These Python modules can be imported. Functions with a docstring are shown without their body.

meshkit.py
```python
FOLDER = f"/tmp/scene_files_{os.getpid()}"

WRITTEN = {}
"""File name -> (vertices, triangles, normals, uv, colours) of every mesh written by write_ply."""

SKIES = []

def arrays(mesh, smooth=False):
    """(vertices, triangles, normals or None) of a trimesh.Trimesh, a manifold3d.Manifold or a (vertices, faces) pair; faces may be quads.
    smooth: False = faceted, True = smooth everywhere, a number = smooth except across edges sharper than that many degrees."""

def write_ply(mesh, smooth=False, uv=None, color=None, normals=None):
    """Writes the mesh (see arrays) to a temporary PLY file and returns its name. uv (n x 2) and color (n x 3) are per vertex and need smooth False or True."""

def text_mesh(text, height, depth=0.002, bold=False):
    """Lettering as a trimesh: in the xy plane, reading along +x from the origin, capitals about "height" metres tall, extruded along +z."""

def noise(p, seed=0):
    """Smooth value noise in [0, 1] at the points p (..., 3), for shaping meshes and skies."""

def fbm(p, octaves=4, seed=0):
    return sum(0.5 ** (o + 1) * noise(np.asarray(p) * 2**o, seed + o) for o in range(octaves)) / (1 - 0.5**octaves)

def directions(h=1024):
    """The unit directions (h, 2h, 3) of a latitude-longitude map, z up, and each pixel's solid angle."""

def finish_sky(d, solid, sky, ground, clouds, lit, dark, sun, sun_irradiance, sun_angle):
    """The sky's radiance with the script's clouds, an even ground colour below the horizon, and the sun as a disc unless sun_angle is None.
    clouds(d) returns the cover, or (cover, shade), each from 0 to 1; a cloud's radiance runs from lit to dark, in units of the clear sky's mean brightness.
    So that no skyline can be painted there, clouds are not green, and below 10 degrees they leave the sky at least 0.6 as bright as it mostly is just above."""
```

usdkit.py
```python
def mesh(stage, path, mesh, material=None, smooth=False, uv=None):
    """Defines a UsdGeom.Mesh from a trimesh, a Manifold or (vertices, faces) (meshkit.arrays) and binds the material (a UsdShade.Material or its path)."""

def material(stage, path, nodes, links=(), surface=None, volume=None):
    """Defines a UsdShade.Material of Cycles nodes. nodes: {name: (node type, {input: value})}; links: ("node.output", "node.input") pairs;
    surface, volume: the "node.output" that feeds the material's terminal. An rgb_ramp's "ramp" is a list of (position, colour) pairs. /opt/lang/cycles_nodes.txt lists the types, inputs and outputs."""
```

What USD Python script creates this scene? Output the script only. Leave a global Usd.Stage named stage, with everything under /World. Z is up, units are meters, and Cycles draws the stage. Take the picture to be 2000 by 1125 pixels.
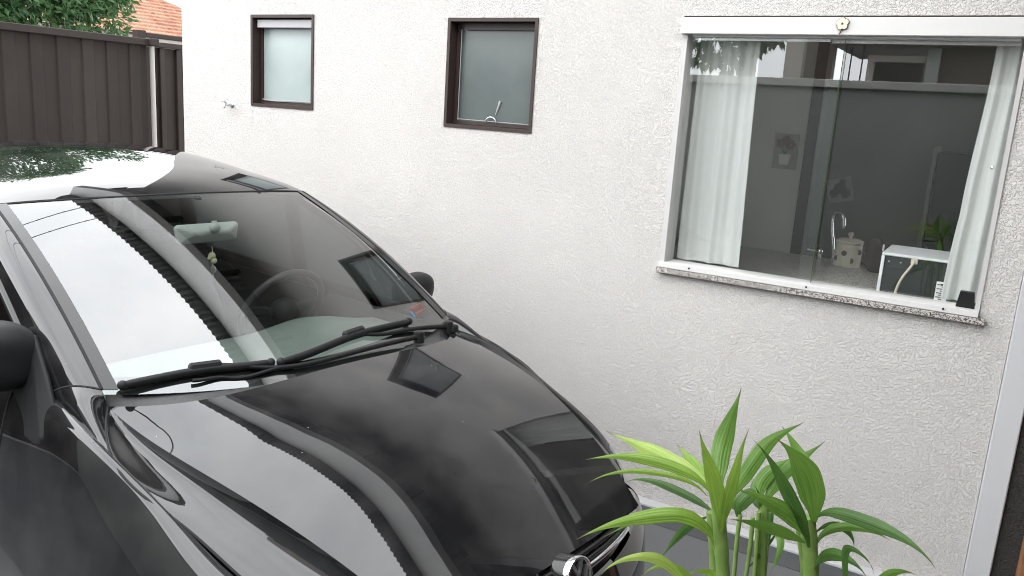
import math, random
import numpy as np, trimesh, usdkit, meshkit
from scipy.interpolate import CubicSpline, PchipInterpolator
from shapely.geometry import Polygon, Point, box as sbox
from pxr import Usd, UsdGeom, UsdLux, UsdShade, Sdf, Gf

random.seed(7)
rng = np.random.default_rng(7)
stage = Usd.Stage.CreateInMemory()
UsdGeom.SetStageUpAxis(stage, UsdGeom.Tokens.z)
UsdGeom.SetStageMetersPerUnit(stage, 1.0)
UsdGeom.Xform.Define(stage, '/World')
UsdGeom.Scope.Define(stage, '/World/Looks')

# ------------------------------------------------------------------ camera, sky, sun, exposure
FPX, YAW, PIT, ROL, EYE_Z = 1594.58, 0.535954, 0.215496, 0.0647178, 1.7903
EXPOSURE = -0.50
SKY_STRENGTH = 0.145
SUN_EL, SUN_AZ = math.radians(46), math.radians(24)      # azimuth from +Y towards +X
fw = np.array([-math.sin(YAW) * math.cos(PIT), math.cos(YAW) * math.cos(PIT), -math.sin(PIT)])
r0 = np.array([math.cos(YAW), math.sin(YAW), 0.0])
u0 = np.cross(r0, fw)
rt = math.cos(ROL) * r0 + math.sin(ROL) * u0
up = -math.sin(ROL) * r0 + math.cos(ROL) * u0
EYE = np.array([0, 0, EYE_Z])
cam = UsdGeom.Camera.Define(stage, '/World/Camera')
cam.CreateHorizontalApertureAttr(36.0)
cam.CreateVerticalApertureAttr(36.0 * 9 / 16)
cam.CreateFocalLengthAttr(36.0 * FPX / 2000)
cam.CreateClippingRangeAttr(Gf.Vec2f(0.05, 500))
cam.CreateExposureAttr(EXPOSURE)
cam.AddTransformOp().Set(Gf.Matrix4d(*rt, 0, *up, 0, *(-fw), 0, *EYE, 1))

MAT = {}
def mat(name, nodes, links=(), surface='p.BSDF'):
    MAT[name] = usdkit.material(stage, '/World/Looks/' + name, nodes, links, surface=surface)
    return MAT[name]

usdkit.material(stage, '/World/Looks/sky_cloud', {
    's': ('sky_texture', {'sky_type': 'single_scattering', 'sun_disc': False, 'sun_elevation': SUN_EL, 'sun_rotation': SUN_AZ}),
    'tc': ('texture_coordinate', {}),
    'n': ('noise_texture', {'scale': 2.2, 'detail': 5.0, 'roughness': 0.55}),
    'r': ('rgb_ramp', {'ramp': [(0.3, (44, 46, 48)), (0.55, (54, 55, 56)), (0.75, (62, 62, 62))]}),
    'm': ('mix_color', {'fac': 0.88, 'use_clamp': False}),
    'b': ('background_shader', {'strength': SKY_STRENGTH})},
    [('tc.generated', 'n.vector'), ('n.fac', 'r.fac'), ('s.color', 'm.a'), ('r.color', 'm.b'), ('m.result', 'b.color')], surface='b.background')
dome = UsdLux.DomeLight.Define(stage, '/World/sky')
UsdShade.MaterialBindingAPI.Apply(dome.GetPrim()).Bind(UsdShade.Material.Get(stage, '/World/Looks/sky_cloud'))
dome.GetPrim().SetCustomDataByKey('kind', 'structure')
sun = UsdLux.DistantLight.Define(stage, '/World/Sun')
sun.CreateNormalizeAttr(True) if hasattr(sun, 'CreateNormalizeAttr') else None
UsdLux.LightAPI(sun.GetPrim()).CreateNormalizeAttr(True)
UsdLux.LightAPI(sun.GetPrim()).CreateIntensityAttr(0.14)
UsdLux.LightAPI(sun.GetPrim()).CreateColorAttr(Gf.Vec3f(1.0, 0.96, 0.9))
sun.CreateAngleAttr(25.0)
sd = np.array([math.sin(SUN_AZ) * math.cos(SUN_EL), math.cos(SUN_AZ) * math.cos(SUN_EL), math.sin(SUN_EL)])   # towards the sun
sx = np.cross([0, 0, 1.0], sd); sx /= np.linalg.norm(sx); sy = np.cross(sd, sx)
sun.AddTransformOp().Set(Gf.Matrix4d(*sx, 0, *sy, 0, *sd, 0, 0, 0, 12, 1))

# ------------------------------------------------------------------ helpers
USED = {}
def numbered(path):
    k = USED.get(path, 0); USED[path] = k + 1
    return path if k == 0 else f'{path}_{k:03d}'
def meta(prim, label=None, cat=None, group=None, kind=None):
    for k, v in (('label', label), ('category', cat), ('group', group), ('kind', kind)):
        if v: prim.SetCustomDataByKey(k, v)
    return prim
LOC = {}
def thing(name, label, cat, loc=(0, 0, 0), rotz=0.0, group=None, kind=None):
    p = numbered('/World/' + name)
    x = UsdGeom.Xform.Define(stage, p)
    x.AddTranslateOp().Set(Gf.Vec3d(*map(float, loc)))
    if rotz: x.AddRotateZOp().Set(float(rotz))
    LOC[p] = np.array(loc, float) if not rotz else np.zeros(3)
    meta(x.GetPrim(), label, cat, group, kind)
    return p
def va(mesh):
    v, f, _ = meshkit.arrays(mesh)
    return np.array(v, float), f
def part(parent, name, mesh, material, smooth=False, label=None, kind=None, uv=None):
    """mesh in world coordinates (or the car's own for the car); stored relative to the thing's base."""
    p = numbered(parent + '/' + name)
    top = '/'.join(parent.split('/')[:3])
    v, f = va(mesh)
    m = usdkit.mesh(stage, p, (v - LOC.get(top, 0), f), MAT[material], smooth=smooth, uv=uv)
    m.CreateDoubleSidedAttr(True)
    meta(m.GetPrim(), label, kind=kind)
    return p
def struct(name, mesh, material, smooth=False, kind='structure', label=None):
    p = numbered('/World/' + name)
    m = usdkit.mesh(stage, p, mesh, MAT[material], smooth=smooth)
    m.CreateDoubleSidedAttr(True)
    meta(m.GetPrim(), label, kind=kind)
    return p
def single(name, mesh, material, label, cat, smooth=False, group=None, kind=None):
    p = numbered('/World/' + name)
    m = usdkit.mesh(stage, p, mesh, MAT[material], smooth=smooth)
    m.CreateDoubleSidedAttr(True)
    meta(m.GetPrim(), label, cat, group, kind)
    return p

def join(*ms):
    vs, fs, n = [], [], 0
    for m in ms:
        v, f = va(m); vs.append(v); fs.append(np.asarray(f) + n); n += len(v)
    return np.vstack(vs), np.vstack(fs)
def box(x0, x1, y0, y1, z0, z1, bev=0.0):
    lo, hi = np.minimum((x0, y0, z0), (x1, y1, z1)), np.maximum((x0, y0, z0), (x1, y1, z1))
    if bev <= 0:
        m = trimesh.creation.box(hi - lo); m.apply_translation((hi + lo) / 2); return m
    b = min(bev, (hi - lo).min() * 0.45); pts = []
    for i in range(8):
        c = np.array([hi[k] if i >> k & 1 else lo[k] for k in range(3)]); s = np.array([-1 if i >> k & 1 else 1 for k in range(3)])
        for k in range(3):
            d = s * b; d[k] = 0; pts.append(c + d)
    return trimesh.convex.convex_hull(np.array(pts))
def tube(pts, r, n=8, caps=True):
    p = np.asarray(pts, float); r = np.broadcast_to(r, (len(p),))
    t = np.gradient(p, axis=0); t /= np.linalg.norm(t, axis=1, keepdims=True) + 1e-12
    a = np.cross(t[0], [0, 0, 1.0]); a = a if np.linalg.norm(a) > 1e-3 else np.cross(t[0], [1.0, 0, 0]); a /= np.linalg.norm(a)
    rings, ang = [], np.arange(n) * 2 * np.pi / n
    for i in range(len(p)):
        a = a - t[i] * (a @ t[i]); a /= np.linalg.norm(a); b = np.cross(t[i], a)
        rings.append(p[i] + r[i] * (np.cos(ang)[:, None] * a + np.sin(ang)[:, None] * b))
    v = np.vstack(rings); f = []
    for i in range(len(p) - 1):
        for j in range(n):
            k = (j + 1) % n; f += [[i * n + j, i * n + k, (i + 1) * n + k], [i * n + j, (i + 1) * n + k, (i + 1) * n + j]]
    if caps:
        v = np.vstack([v, p[0], p[-1]]); c0, c1 = len(v) - 2, len(v) - 1; e = (len(p) - 1) * n
        for j in range(n):
            k = (j + 1) % n; f += [[c0, k, j], [c1, e + j, e + k]]
    return v, np.array(f)
def smoothline(pts, n=24):
    p = np.asarray(pts, float); t = np.r_[0, np.cumsum(np.linalg.norm(np.diff(p, axis=0), axis=1))]
    return (CubicSpline(t, p) if len(p) > 2 else lambda s: p[0] + (p[-1] - p[0]) * (s / t[-1])[:, None])(np.linspace(0, t[-1], n))
def grid(P, flip=False):
    n, m = P.shape[:2]; i, j = np.meshgrid(np.arange(n - 1), np.arange(m - 1), indexing='ij')
    q = np.stack([i * m + j, (i + 1) * m + j, (i + 1) * m + j + 1, i * m + j + 1], -1).reshape(-1, 4)
    if flip: q = q[:, ::-1]
    f = np.vstack([q[:, [0, 1, 2]], q[:, [0, 2, 3]]])
    return P.reshape(-1, 3), f
def lathe(prof, center, n=24, axis='z'):
    prof = np.asarray(prof, float); a = np.linspace(0, 2 * np.pi, n + 1)
    P = np.stack([prof[:, None, 0] * np.cos(a), prof[:, None, 0] * np.sin(a), np.repeat(prof[:, 1:2], n + 1, 1)], -1)
    if axis == 'y': P = P[..., [0, 2, 1]]
    if axis == 'x': P = P[..., [2, 0, 1]]
    return grid(P + np.asarray(center, float))
def extrude_xz(poly, y0, y1):
    m = trimesh.creation.extrude_polygon(poly, y1 - y0, engine='earcut')
    v = np.array(m.vertices); v = np.stack([v[:, 0], v[:, 2] + y0, v[:, 1]], -1)
    return v, np.array(m.faces)[:, ::-1]
def rect(x0, x1, z0, z1): return sbox(x0, z0, x1, z1)
def sphere(c, r, sub=2):
    m = trimesh.creation.icosphere(sub, 1.0); m.apply_scale(r); m.apply_translation(c); return m

# ------------------------------------------------------------------ materials
def simple(name, col, rough=0.5, metal=0.0, **kw):
    return mat(name, {'p': ('principled_bsdf', {'base_color': col, 'roughness': rough, 'metallic': metal, **kw})})
def mottled(name, c1, c2, scale, rough=0.6, bump=0.0, bscale=None, dist=0.002, **kw):
    nodes = {'g': ('geometry', {}), 'n': ('noise_texture', {'scale': scale, 'detail': 5.0, 'roughness': 0.6}),
             'r': ('rgb_ramp', {'ramp': [(0.3, c1), (0.7, c2)]}), 'p': ('principled_bsdf', {'roughness': rough, **kw})}
    links = [('g.position', 'n.vector'), ('n.fac', 'r.fac'), ('r.color', 'p.base_color')]
    if bump:
        nodes['n2'] = ('noise_texture', {'scale': bscale or scale * 3, 'detail': 3.0}); nodes['b'] = ('bump', {'strength': bump, 'distance': dist})
        links += [('g.position', 'n2.vector'), ('n2.fac', 'b.height'), ('b.normal', 'p.normal')]
    return mat(name, nodes, links)
def stucco(name, c1, c2, dist, rough=0.75):
    # rolled textured paint: short worm-like ridges with flat tops, and a finer grain
    return mat(name, {
        'g': ('geometry', {}),
        'n': ('noise_texture', {'scale': 115.0, 'detail': 1.2, 'roughness': 0.45, 'distortion': 0.9}),
        'r': ('rgb_ramp', {'ramp': [(0.0, (0, 0, 0)), (0.46, (0.1, 0.1, 0.1)), (0.56, (0.8, 0.8, 0.8)), (1.0, (1, 1, 1))]}),
        'n2': ('noise_texture', {'scale': 210.0, 'detail': 2.0}),
        'm': ('mix_float', {'fac': 0.22}),
        'b': ('bump', {'strength': 1.0, 'distance': dist}),
        'n3': ('noise_texture', {'scale': 0.9, 'detail': 6.0, 'roughness': 0.6}),
        'c': ('rgb_ramp', {'ramp': [(0.3, c1), (0.65, c2)]}),
        'p': ('principled_bsdf', {'roughness': rough, 'specular_ior_level': 0.3})},
        [('g.position', 'n.vector'), ('n.fac', 'r.fac'), ('g.position', 'n2.vector'), ('r.color', 'm.a'), ('n2.fac', 'm.b'), ('m.result', 'b.height'),
         ('b.normal', 'p.normal'), ('g.position', 'n3.vector'), ('n3.fac', 'c.fac'), ('c.color', 'p.base_color')])
stucco('white_stucco', (0.60, 0.572, 0.552), (0.645, 0.615, 0.592), 0.0070)
stucco('dark_stucco', (0.030, 0.028, 0.026), (0.038, 0.035, 0.033), 0.008, 0.6)
simple('white_smooth', (0.50, 0.50, 0.51), 0.45)
simple('white_aluminium', (0.61, 0.60, 0.585), 0.45)
simple('frame_grey', (0.50, 0.485, 0.475), 0.4)
mottled('brown_metal', (0.026, 0.0165, 0.0145), (0.036, 0.0235, 0.020), 9, 0.45, specular_ior_level=0.35)
simple('grey_sealant', (0.33, 0.33, 0.32), 0.7)
simple('badge_chrome', (0.8, 0.8, 0.82), 0.28, 1.0)
simple('grey_metal_trim', (0.33, 0.32, 0.33), 0.45, 0.2)
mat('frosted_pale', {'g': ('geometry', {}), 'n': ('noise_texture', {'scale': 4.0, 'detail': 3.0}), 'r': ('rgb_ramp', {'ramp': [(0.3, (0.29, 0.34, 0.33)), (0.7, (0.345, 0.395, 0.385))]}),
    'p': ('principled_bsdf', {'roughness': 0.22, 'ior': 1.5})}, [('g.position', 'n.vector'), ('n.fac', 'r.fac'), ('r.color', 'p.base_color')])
mat('frosted_dark', {'g': ('geometry', {}), 'n': ('noise_texture', {'scale': 4.5, 'detail': 4.0}), 'r': ('rgb_ramp', {'ramp': [(0.3, (0.062, 0.076, 0.074)), (0.7, (0.085, 0.10, 0.097))]}),
    'p': ('principled_bsdf', {'roughness': 0.25, 'ior': 1.5})}, [('g.position', 'n.vector'), ('n.fac', 'r.fac'), ('r.color', 'p.base_color')])
def pane(name, tint, f0):
    # a thin sheet: both faces' reflection by Schlick, the same from either side
    return mat(name, {'f': ('layer_weight', {'blend': 0.5}), 'p5': ('math', {'math_type': 'power', 'value2': 5.0}), 'ma': ('math', {'math_type': 'multiply_add', 'value2': 1.0 - f0, 'value3': f0}),
                      't': ('transparent_bsdf', {'color': tint}), 'g': ('glossy_bsdf', {'color': (1, 1, 1), 'roughness': 0.0}), 'm': ('mix_closure', {})},
               [('f.facing', 'p5.value1'), ('p5.value', 'ma.value1'), ('ma.value', 'm.fac'), ('t.BSDF', 'm.closure1'), ('g.BSDF', 'm.closure2')], surface='m.closure')
pane('window_glass', (0.955, 0.972, 0.962), 0.135)
pane('windshield_glass', (0.78, 0.85, 0.81), 0.17)
pane('tinted_glass', (0.07, 0.08, 0.08), 0.08)
mat('granite', {'g': ('geometry', {}), 'v': ('voronoi_texture', {'scale': 260.0}), 'bw': ('rgb_to_bw', {}), 'n': ('noise_texture', {'scale': 120.0, 'detail': 3.0}), 'a': ('mix_float', {'fac': 0.45}),
    'r': ('rgb_ramp', {'ramp': [(0.34, (0.02, 0.018, 0.017)), (0.43, (0.12, 0.11, 0.10)), (0.50, (0.40, 0.37, 0.34)), (0.68, (0.56, 0.53, 0.50))]}),
    'p': ('principled_bsdf', {'roughness': 0.35})},
    [('g.position', 'v.vector'), ('g.position', 'n.vector'), ('v.color', 'bw.color'), ('n.fac', 'a.a'), ('bw.val', 'a.b'), ('a.result', 'r.fac'), ('r.color', 'p.base_color')])
mat('curtain_cloth', {'n': ('noise_texture', {'scale': 400.0}), 'g': ('geometry', {}), 'd': ('diffuse_bsdf', {'color': (0.74, 0.75, 0.735)}), 't': ('translucent_bsdf', {'color': (0.7, 0.72, 0.68)}), 'm': ('mix_closure', {'fac': 0.15})},
    [('d.BSDF', 'm.closure1'), ('t.BSDF', 'm.closure2')], surface='m.closure')
mat('car_paint', {'g': ('geometry', {}), 'v': ('voronoi_texture', {'scale': 34.0}), 'd': ('math', {'math_type': 'less_than', 'value2': 0.045}), 'sc': ('separate_color', {}), 'k': ('math', {'math_type': 'less_than', 'value2': 0.09}),
    'mm': ('math', {'math_type': 'multiply'}), 'n': ('noise_texture', {'scale': 7.0, 'detail': 4.0}), 'dr': ('map_range', {'from_min': 0.4, 'from_max': 0.8, 'to_min': 0.0, 'to_max': 0.018, 'clamp': True}), 'ad': ('math', {'math_type': 'maximum'}),
    'x': ('mix_color', {'a': (0.0028, 0.0028, 0.0032), 'b': (0.5, 0.48, 0.44)}), 'cr': ('map_range', {'from_min': 0.3, 'from_max': 0.8, 'to_min': 0.0, 'to_max': 0.035, 'clamp': True}),
    'nb': ('noise_texture', {'scale': 9.0, 'detail': 1.0}), 'b': ('bump', {'strength': 0.25, 'distance': 0.0006}),
    'cw': ('math', {'math_type': 'subtract', 'value1': 1.0}), 'p': ('principled_bsdf', {'roughness': 0.35, 'specular_ior_level': 0.0, 'coat_ior': 1.66})},
    [('g.position', 'v.vector'), ('v.distance', 'd.value1'), ('v.color', 'sc.color'), ('sc.r', 'k.value1'), ('d.value', 'mm.value1'), ('k.value', 'mm.value2'), ('g.position', 'n.vector'), ('n.fac', 'dr.value'), ('mm.value', 'ad.value1'), ('dr.result', 'ad.value2'),
     ('ad.value', 'x.fac'), ('x.result', 'p.base_color'), ('n.fac', 'cr.value'), ('cr.result', 'p.coat_roughness'), ('mm.value', 'cw.value2'), ('cw.value', 'p.coat_weight'), ('g.position', 'nb.vector'), ('nb.fac', 'b.height'), ('b.normal', 'p.coat_normal')])
simple('black_plastic', (0.009, 0.009, 0.0095), 0.5, specular_ior_level=0.22)
mottled('cowl_plastic', (0.03, 0.03, 0.031), (0.05, 0.05, 0.05), 60, 0.45)
simple('gloss_black', (0.008, 0.008, 0.008), 0.12, ior=1.5)
simple('rubber', (0.012, 0.012, 0.012), 0.7)
simple('gap_black', (0.004, 0.004, 0.004), 0.8)
simple('chrome', (0.82, 0.82, 0.84), 0.08, 1.0)
simple('satin_steel', (0.55, 0.55, 0.56), 0.3, 1.0)
simple('cabin_dark', (0.02, 0.02, 0.021), 0.8)
mottled('seat_cloth', (0.03, 0.03, 0.032), (0.045, 0.045, 0.048), 40, 0.9)
simple('dash_plastic', (0.15, 0.16, 0.155), 0.6)
simple('wheel_leather', (0.012, 0.012, 0.012), 0.4)
simple('mirror_shell', (0.29, 0.285, 0.285), 0.5)
simple('lens', (0.05, 0.05, 0.052), 0.05, coat_weight=1.0, coat_roughness=0.0)
simple('alloy', (0.45, 0.45, 0.46), 0.35, 0.8)
simple('sticker_red', (0.26, 0.06, 0.04), 0.6)
simple('sticker_blue', (0.04, 0.13, 0.22), 0.6)
mottled('fence_paint', (0.018, 0.0128, 0.011), (0.025, 0.018, 0.0155), 2.5, 0.6, specular_ior_level=0.3)
mottled('fence_paint_worn', (0.022, 0.016, 0.0138), (0.031, 0.0228, 0.02), 3.5, 0.6, specular_ior_level=0.3)
mottled('fence_paint_dark', (0.0155, 0.0112, 0.0098), (0.021, 0.0155, 0.0135), 2.0, 0.6, specular_ior_level=0.3)
simple('galvanised', (0.36, 0.35, 0.33), 0.5, 0.3)
mottled('porcelain_floor', (0.092, 0.095, 0.099), (0.105, 0.108, 0.112), 3, 0.32, 0.05, 40, 0.001)
mottled('dark_tile', (0.045, 0.049, 0.052), (0.055, 0.06, 0.063), 5, 0.4)
mottled('driveway_concrete', (0.17, 0.165, 0.16), (0.23, 0.225, 0.215), 1.8, 0.8, 0.2, 30, 0.003)
mottled('clay_a', (0.17, 0.07, 0.038), (0.26, 0.125, 0.075), 3, 0.85)
mottled('clay_b', (0.2, 0.085, 0.05), (0.29, 0.15, 0.095), 3, 0.85)
mottled('clay_c', (0.12, 0.05, 0.03), (0.22, 0.1, 0.06), 3, 0.85)
mottled('pale_render', (0.3, 0.28, 0.26), (0.36, 0.34, 0.31), 2, 0.85)
mottled('grey_render', (0.20, 0.215, 0.205), (0.235, 0.25, 0.24), 1.5, 0.85)
mottled('coping_cement', (0.34, 0.34, 0.325), (0.42, 0.42, 0.4), 4, 0.85)
mottled('awning_sheet', (0.2, 0.2, 0.205), (0.26, 0.26, 0.26), 5, 0.6)
mottled('awning_beam', (0.62, 0.62, 0.61), (0.7, 0.7, 0.69), 4, 0.6)
simple('dark_timber', (0.05, 0.035, 0.026), 0.6)
mottled('brown_wood', (0.16, 0.07, 0.03), (0.24, 0.11, 0.05), 12, 0.5)
def leafmat(name, c1, c2, scale, tl=0.35, rough=0.4):
    return mat(name, {'g': ('geometry', {}), 'o': ('object_info', {}), 'n': ('noise_texture', {'scale': scale, 'detail': 3.0}), 'r': ('rgb_ramp', {'ramp': [(0.3, c1), (0.7, c2)]}),
        'p': ('principled_bsdf', {'roughness': rough, 'specular_ior_level': 0.4}), 't': ('translucent_bsdf', {}), 'm': ('mix_closure', {'fac': tl})},
        [('g.position', 'n.vector'), ('n.fac', 'r.fac'), ('r.color', 'p.base_color'), ('r.color', 't.color'), ('p.BSDF', 'm.closure1'), ('t.BSDF', 'm.closure2')], surface='m.closure')
def bladegreen(name, c1, c2, tl=0.3, rough=0.42):
    # long leaf: pale lengthwise veins and midrib, a dry brown tip (uv: x across, y along)
    return mat(name, {'g': ('geometry', {}), 'n': ('noise_texture', {'scale': 20.0, 'detail': 3.0}), 'r': ('rgb_ramp', {'ramp': [(0.3, c1), (0.7, c2)]}),
        'u': ('uvmap', {'attribute': 'st'}), 'mp': ('mapping', {'scale': (26.0, 1.3, 1.0)}), 'n2': ('noise_texture', {'scale': 1.0, 'detail': 2.0}), 'v': ('map_range', {'from_min': 0.38, 'from_max': 0.66, 'to_min': 0.0, 'to_max': 0.5, 'clamp': True}),
        'lt': ('mix_color', {'b': tuple(min(1, x * 1.75 + .012) for x in c2)}), 'sp': ('separate_xyz', {}), 'tp': ('map_range', {'from_min': 0.90, 'from_max': 0.98, 'clamp': True}), 'br': ('mix_color', {'b': (0.13, 0.085, 0.04)}),
        'b': ('bump', {'strength': 0.35, 'distance': 0.0012}),
        'p': ('principled_bsdf', {'roughness': rough, 'specular_ior_level': 0.35}), 't': ('translucent_bsdf', {}), 'm': ('mix_closure', {'fac': tl})},
        [('g.position', 'n.vector'), ('n.fac', 'r.fac'), ('u.UV', 'mp.vector'), ('mp.vector', 'n2.vector'), ('n2.fac', 'v.value'), ('r.color', 'lt.a'), ('v.result', 'lt.fac'), ('u.UV', 'sp.vector'), ('sp.y', 'tp.value'),
         ('lt.result', 'br.a'), ('tp.result', 'br.fac'), ('br.result', 'p.base_color'), ('br.result', 't.color'), ('n2.fac', 'b.height'), ('b.normal', 'p.normal'), ('p.BSDF', 'm.closure1'), ('t.BSDF', 'm.closure2')], surface='m.closure')
leafmat('tree_leaf', (0.022, 0.060, 0.022), (0.06, 0.125, 0.04), 3.0, 0.3)
leafmat('leaf_fresh', (0.125, 0.225, 0.022), (0.19, 0.3, 0.038), 22, 0.3, 0.42)
leafmat('leaf_green', (0.07, 0.155, 0.018), (0.115, 0.215, 0.03), 22, 0.3, 0.42)
leafmat('leaf_dark', (0.036, 0.09, 0.015), (0.062, 0.13, 0.022), 22, 0.3, 0.42)
leafmat('leaf_yellow', (0.2, 0.29, 0.04), (0.28, 0.37, 0.075), 22, 0.3, 0.42)
bladegreen('blade_fresh', (0.1, 0.185, 0.02), (0.155, 0.25, 0.035))
bladegreen('blade_green', (0.052, 0.122, 0.016), (0.09, 0.175, 0.027))
bladegreen('blade_dark', (0.028, 0.074, 0.013), (0.05, 0.11, 0.02))
bladegreen('blade_yellow', (0.165, 0.245, 0.04), (0.235, 0.315, 0.07))
mottled('cane', (0.10, 0.17, 0.035), (0.16, 0.24, 0.06), 30, 0.5)
mottled('bark', (0.09, 0.065, 0.045), (0.16, 0.12, 0.09), 12, 0.9, 0.4)
mottled('terracotta', (0.3, 0.13, 0.075), (0.38, 0.17, 0.1), 8, 0.8)
mottled('soil', (0.03, 0.02, 0.014), (0.06, 0.042, 0.03), 60, 0.95, 0.6, 90, 0.01)
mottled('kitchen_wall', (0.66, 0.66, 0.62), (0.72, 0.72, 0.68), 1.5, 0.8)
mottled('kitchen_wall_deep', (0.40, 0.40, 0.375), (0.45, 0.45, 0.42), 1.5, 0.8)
mottled('picture_paper', (0.30, 0.29, 0.26), (0.36, 0.35, 0.31), 20, 0.8)
simple('kitchen_dark', (0.03, 0.024, 0.02), 0.5)
simple('appliance_white', (0.78, 0.79, 0.79), 0.35)
simple('appliance_black', (0.015, 0.018, 0.018), 0.4)
simple('cord_cream', (0.6, 0.55, 0.45), 0.5)
simple('ceramic_cream', (0.5, 0.46, 0.38), 0.3)
simple('maroon_cloth', (0.03, 0.012, 0.014), 0.85)
simple('paper_white', (0.8, 0.8, 0.78), 0.7)
simple('print_dark', (0.05, 0.05, 0.05), 0.7)
simple('flower_red', (0.13, 0.03, 0.03), 0.7)
simple('flower_cream', (0.72, 0.66, 0.5), 0.5)
simple('flower_brown', (0.12, 0.07, 0.05), 0.6)
simple('charm_beige', (0.42, 0.38, 0.25), 0.6)
simple('cable_black', (0.01, 0.01, 0.01), 0.6)

# ------------------------------------------------------------------ ground
D = 3.4772                                             # the house front's plane
struct('ground', box(-90, 60, -60, 90, -0.6, -0.012), 'driveway_concrete')
struct('driveway', box(-6.15, 6.0, 0.86, D - 0.2, -0.011, 0.0), 'porcelain_floor')
struct('side_path', box(-6.15, 6.0, -1.3, 0.858, -0.011, -0.003), 'dark_tile')  # unseen dark floor, added to darken what the car's near side reflects
struct('floor_border', box(-4.6, 3.0, D - 0.2, D - 0.065, -0.011, 0.002), 'dark_tile')

# ------------------------------------------------------------------ the white house
WL, WT = -4.598, 3.77
holes = [rect(-3.968, -3.458, 1.711, 2.234), rect(-2.535, -2.012, 1.680, 2.2155), rect(-1.300, -0.020, 1.118, 2.222)]
hs = thing('white_house', 'white textured house front with three windows running along the car', 'house', (-2.2, D, 0))
wp = Polygon([(WL, 0.0), (0.092, 0.0), (0.092, WT), (WL, WT)], [list(h.exterior.coords) for h in holes])
part(hs, 'wall', extrude_xz(wp, D, D + 0.16), 'white_stucco')
part(hs, 'wall', box(WL, WL + 0.15, D + 0.162, D + 5, 0, WT), 'white_stucco')
part(hs, 'wall_trim', box(0.094, 0.182, D - 0.012, D + 0.15, 0, WT - 0.002, 0.004), 'white_smooth', label='smooth white vertical strip ending the textured wall')
part(hs, 'dark_wall', box(0.184, 3.0, D + 0.004, D + 0.15, 0, WT - 0.002), 'dark_stucco', label='dark brown textured wall beyond the white strip')
part(hs, 'baseboard', box(WL, 0.092, D - 0.064, D - 0.001, -0.011, 0.012, 0.002), 'white_smooth')
# a brown wooden door leaf standing at the dark wall's edge
part(hs, 'door_jamb', box(0.262, 0.34, D - 0.10, D + 0.002, 0, 2.1, 0.004), 'brown_wood', label='brown wooden door jamb at the dark wall')

def small_window(x0, x1, z0, z1, glass, label, tilt):
    f, dp = 0.017, 0.085
    out, inn = rect(x0, x1, z0, z1), rect(x0 + f, x1 - f, z0 + f, z1 - f)
    w = part(hs, 'window', extrude_xz(out.difference(inn), D - 0.006, D + dp), 'brown_metal', label=label)
    # an inner sash, set back in the frame
    s0, s1, t0, t1 = x0 + f + 0.002, x1 - f - 0.002, z0 + f + 0.002, z1 - f - 0.002
    so, si = rect(s0, s1, t0, t1), rect(s0 + 0.018, s1 - 0.012, t0 + 0.016, t1 - 0.022)
    part(w, 'sash', extrude_xz(so.difference(si), D + 0.055, D + 0.078), 'brown_metal')
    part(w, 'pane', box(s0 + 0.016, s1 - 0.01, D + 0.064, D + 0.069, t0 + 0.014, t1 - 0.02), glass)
    return w, (s0, s1, t0, t1)
w1, (a0, a1, b0, b1) = small_window(-3.968, -3.458, 1.711, 2.234, 'frosted_pale', 'small brown framed window with pale frosted glass, nearest the fence', 0)
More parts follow.
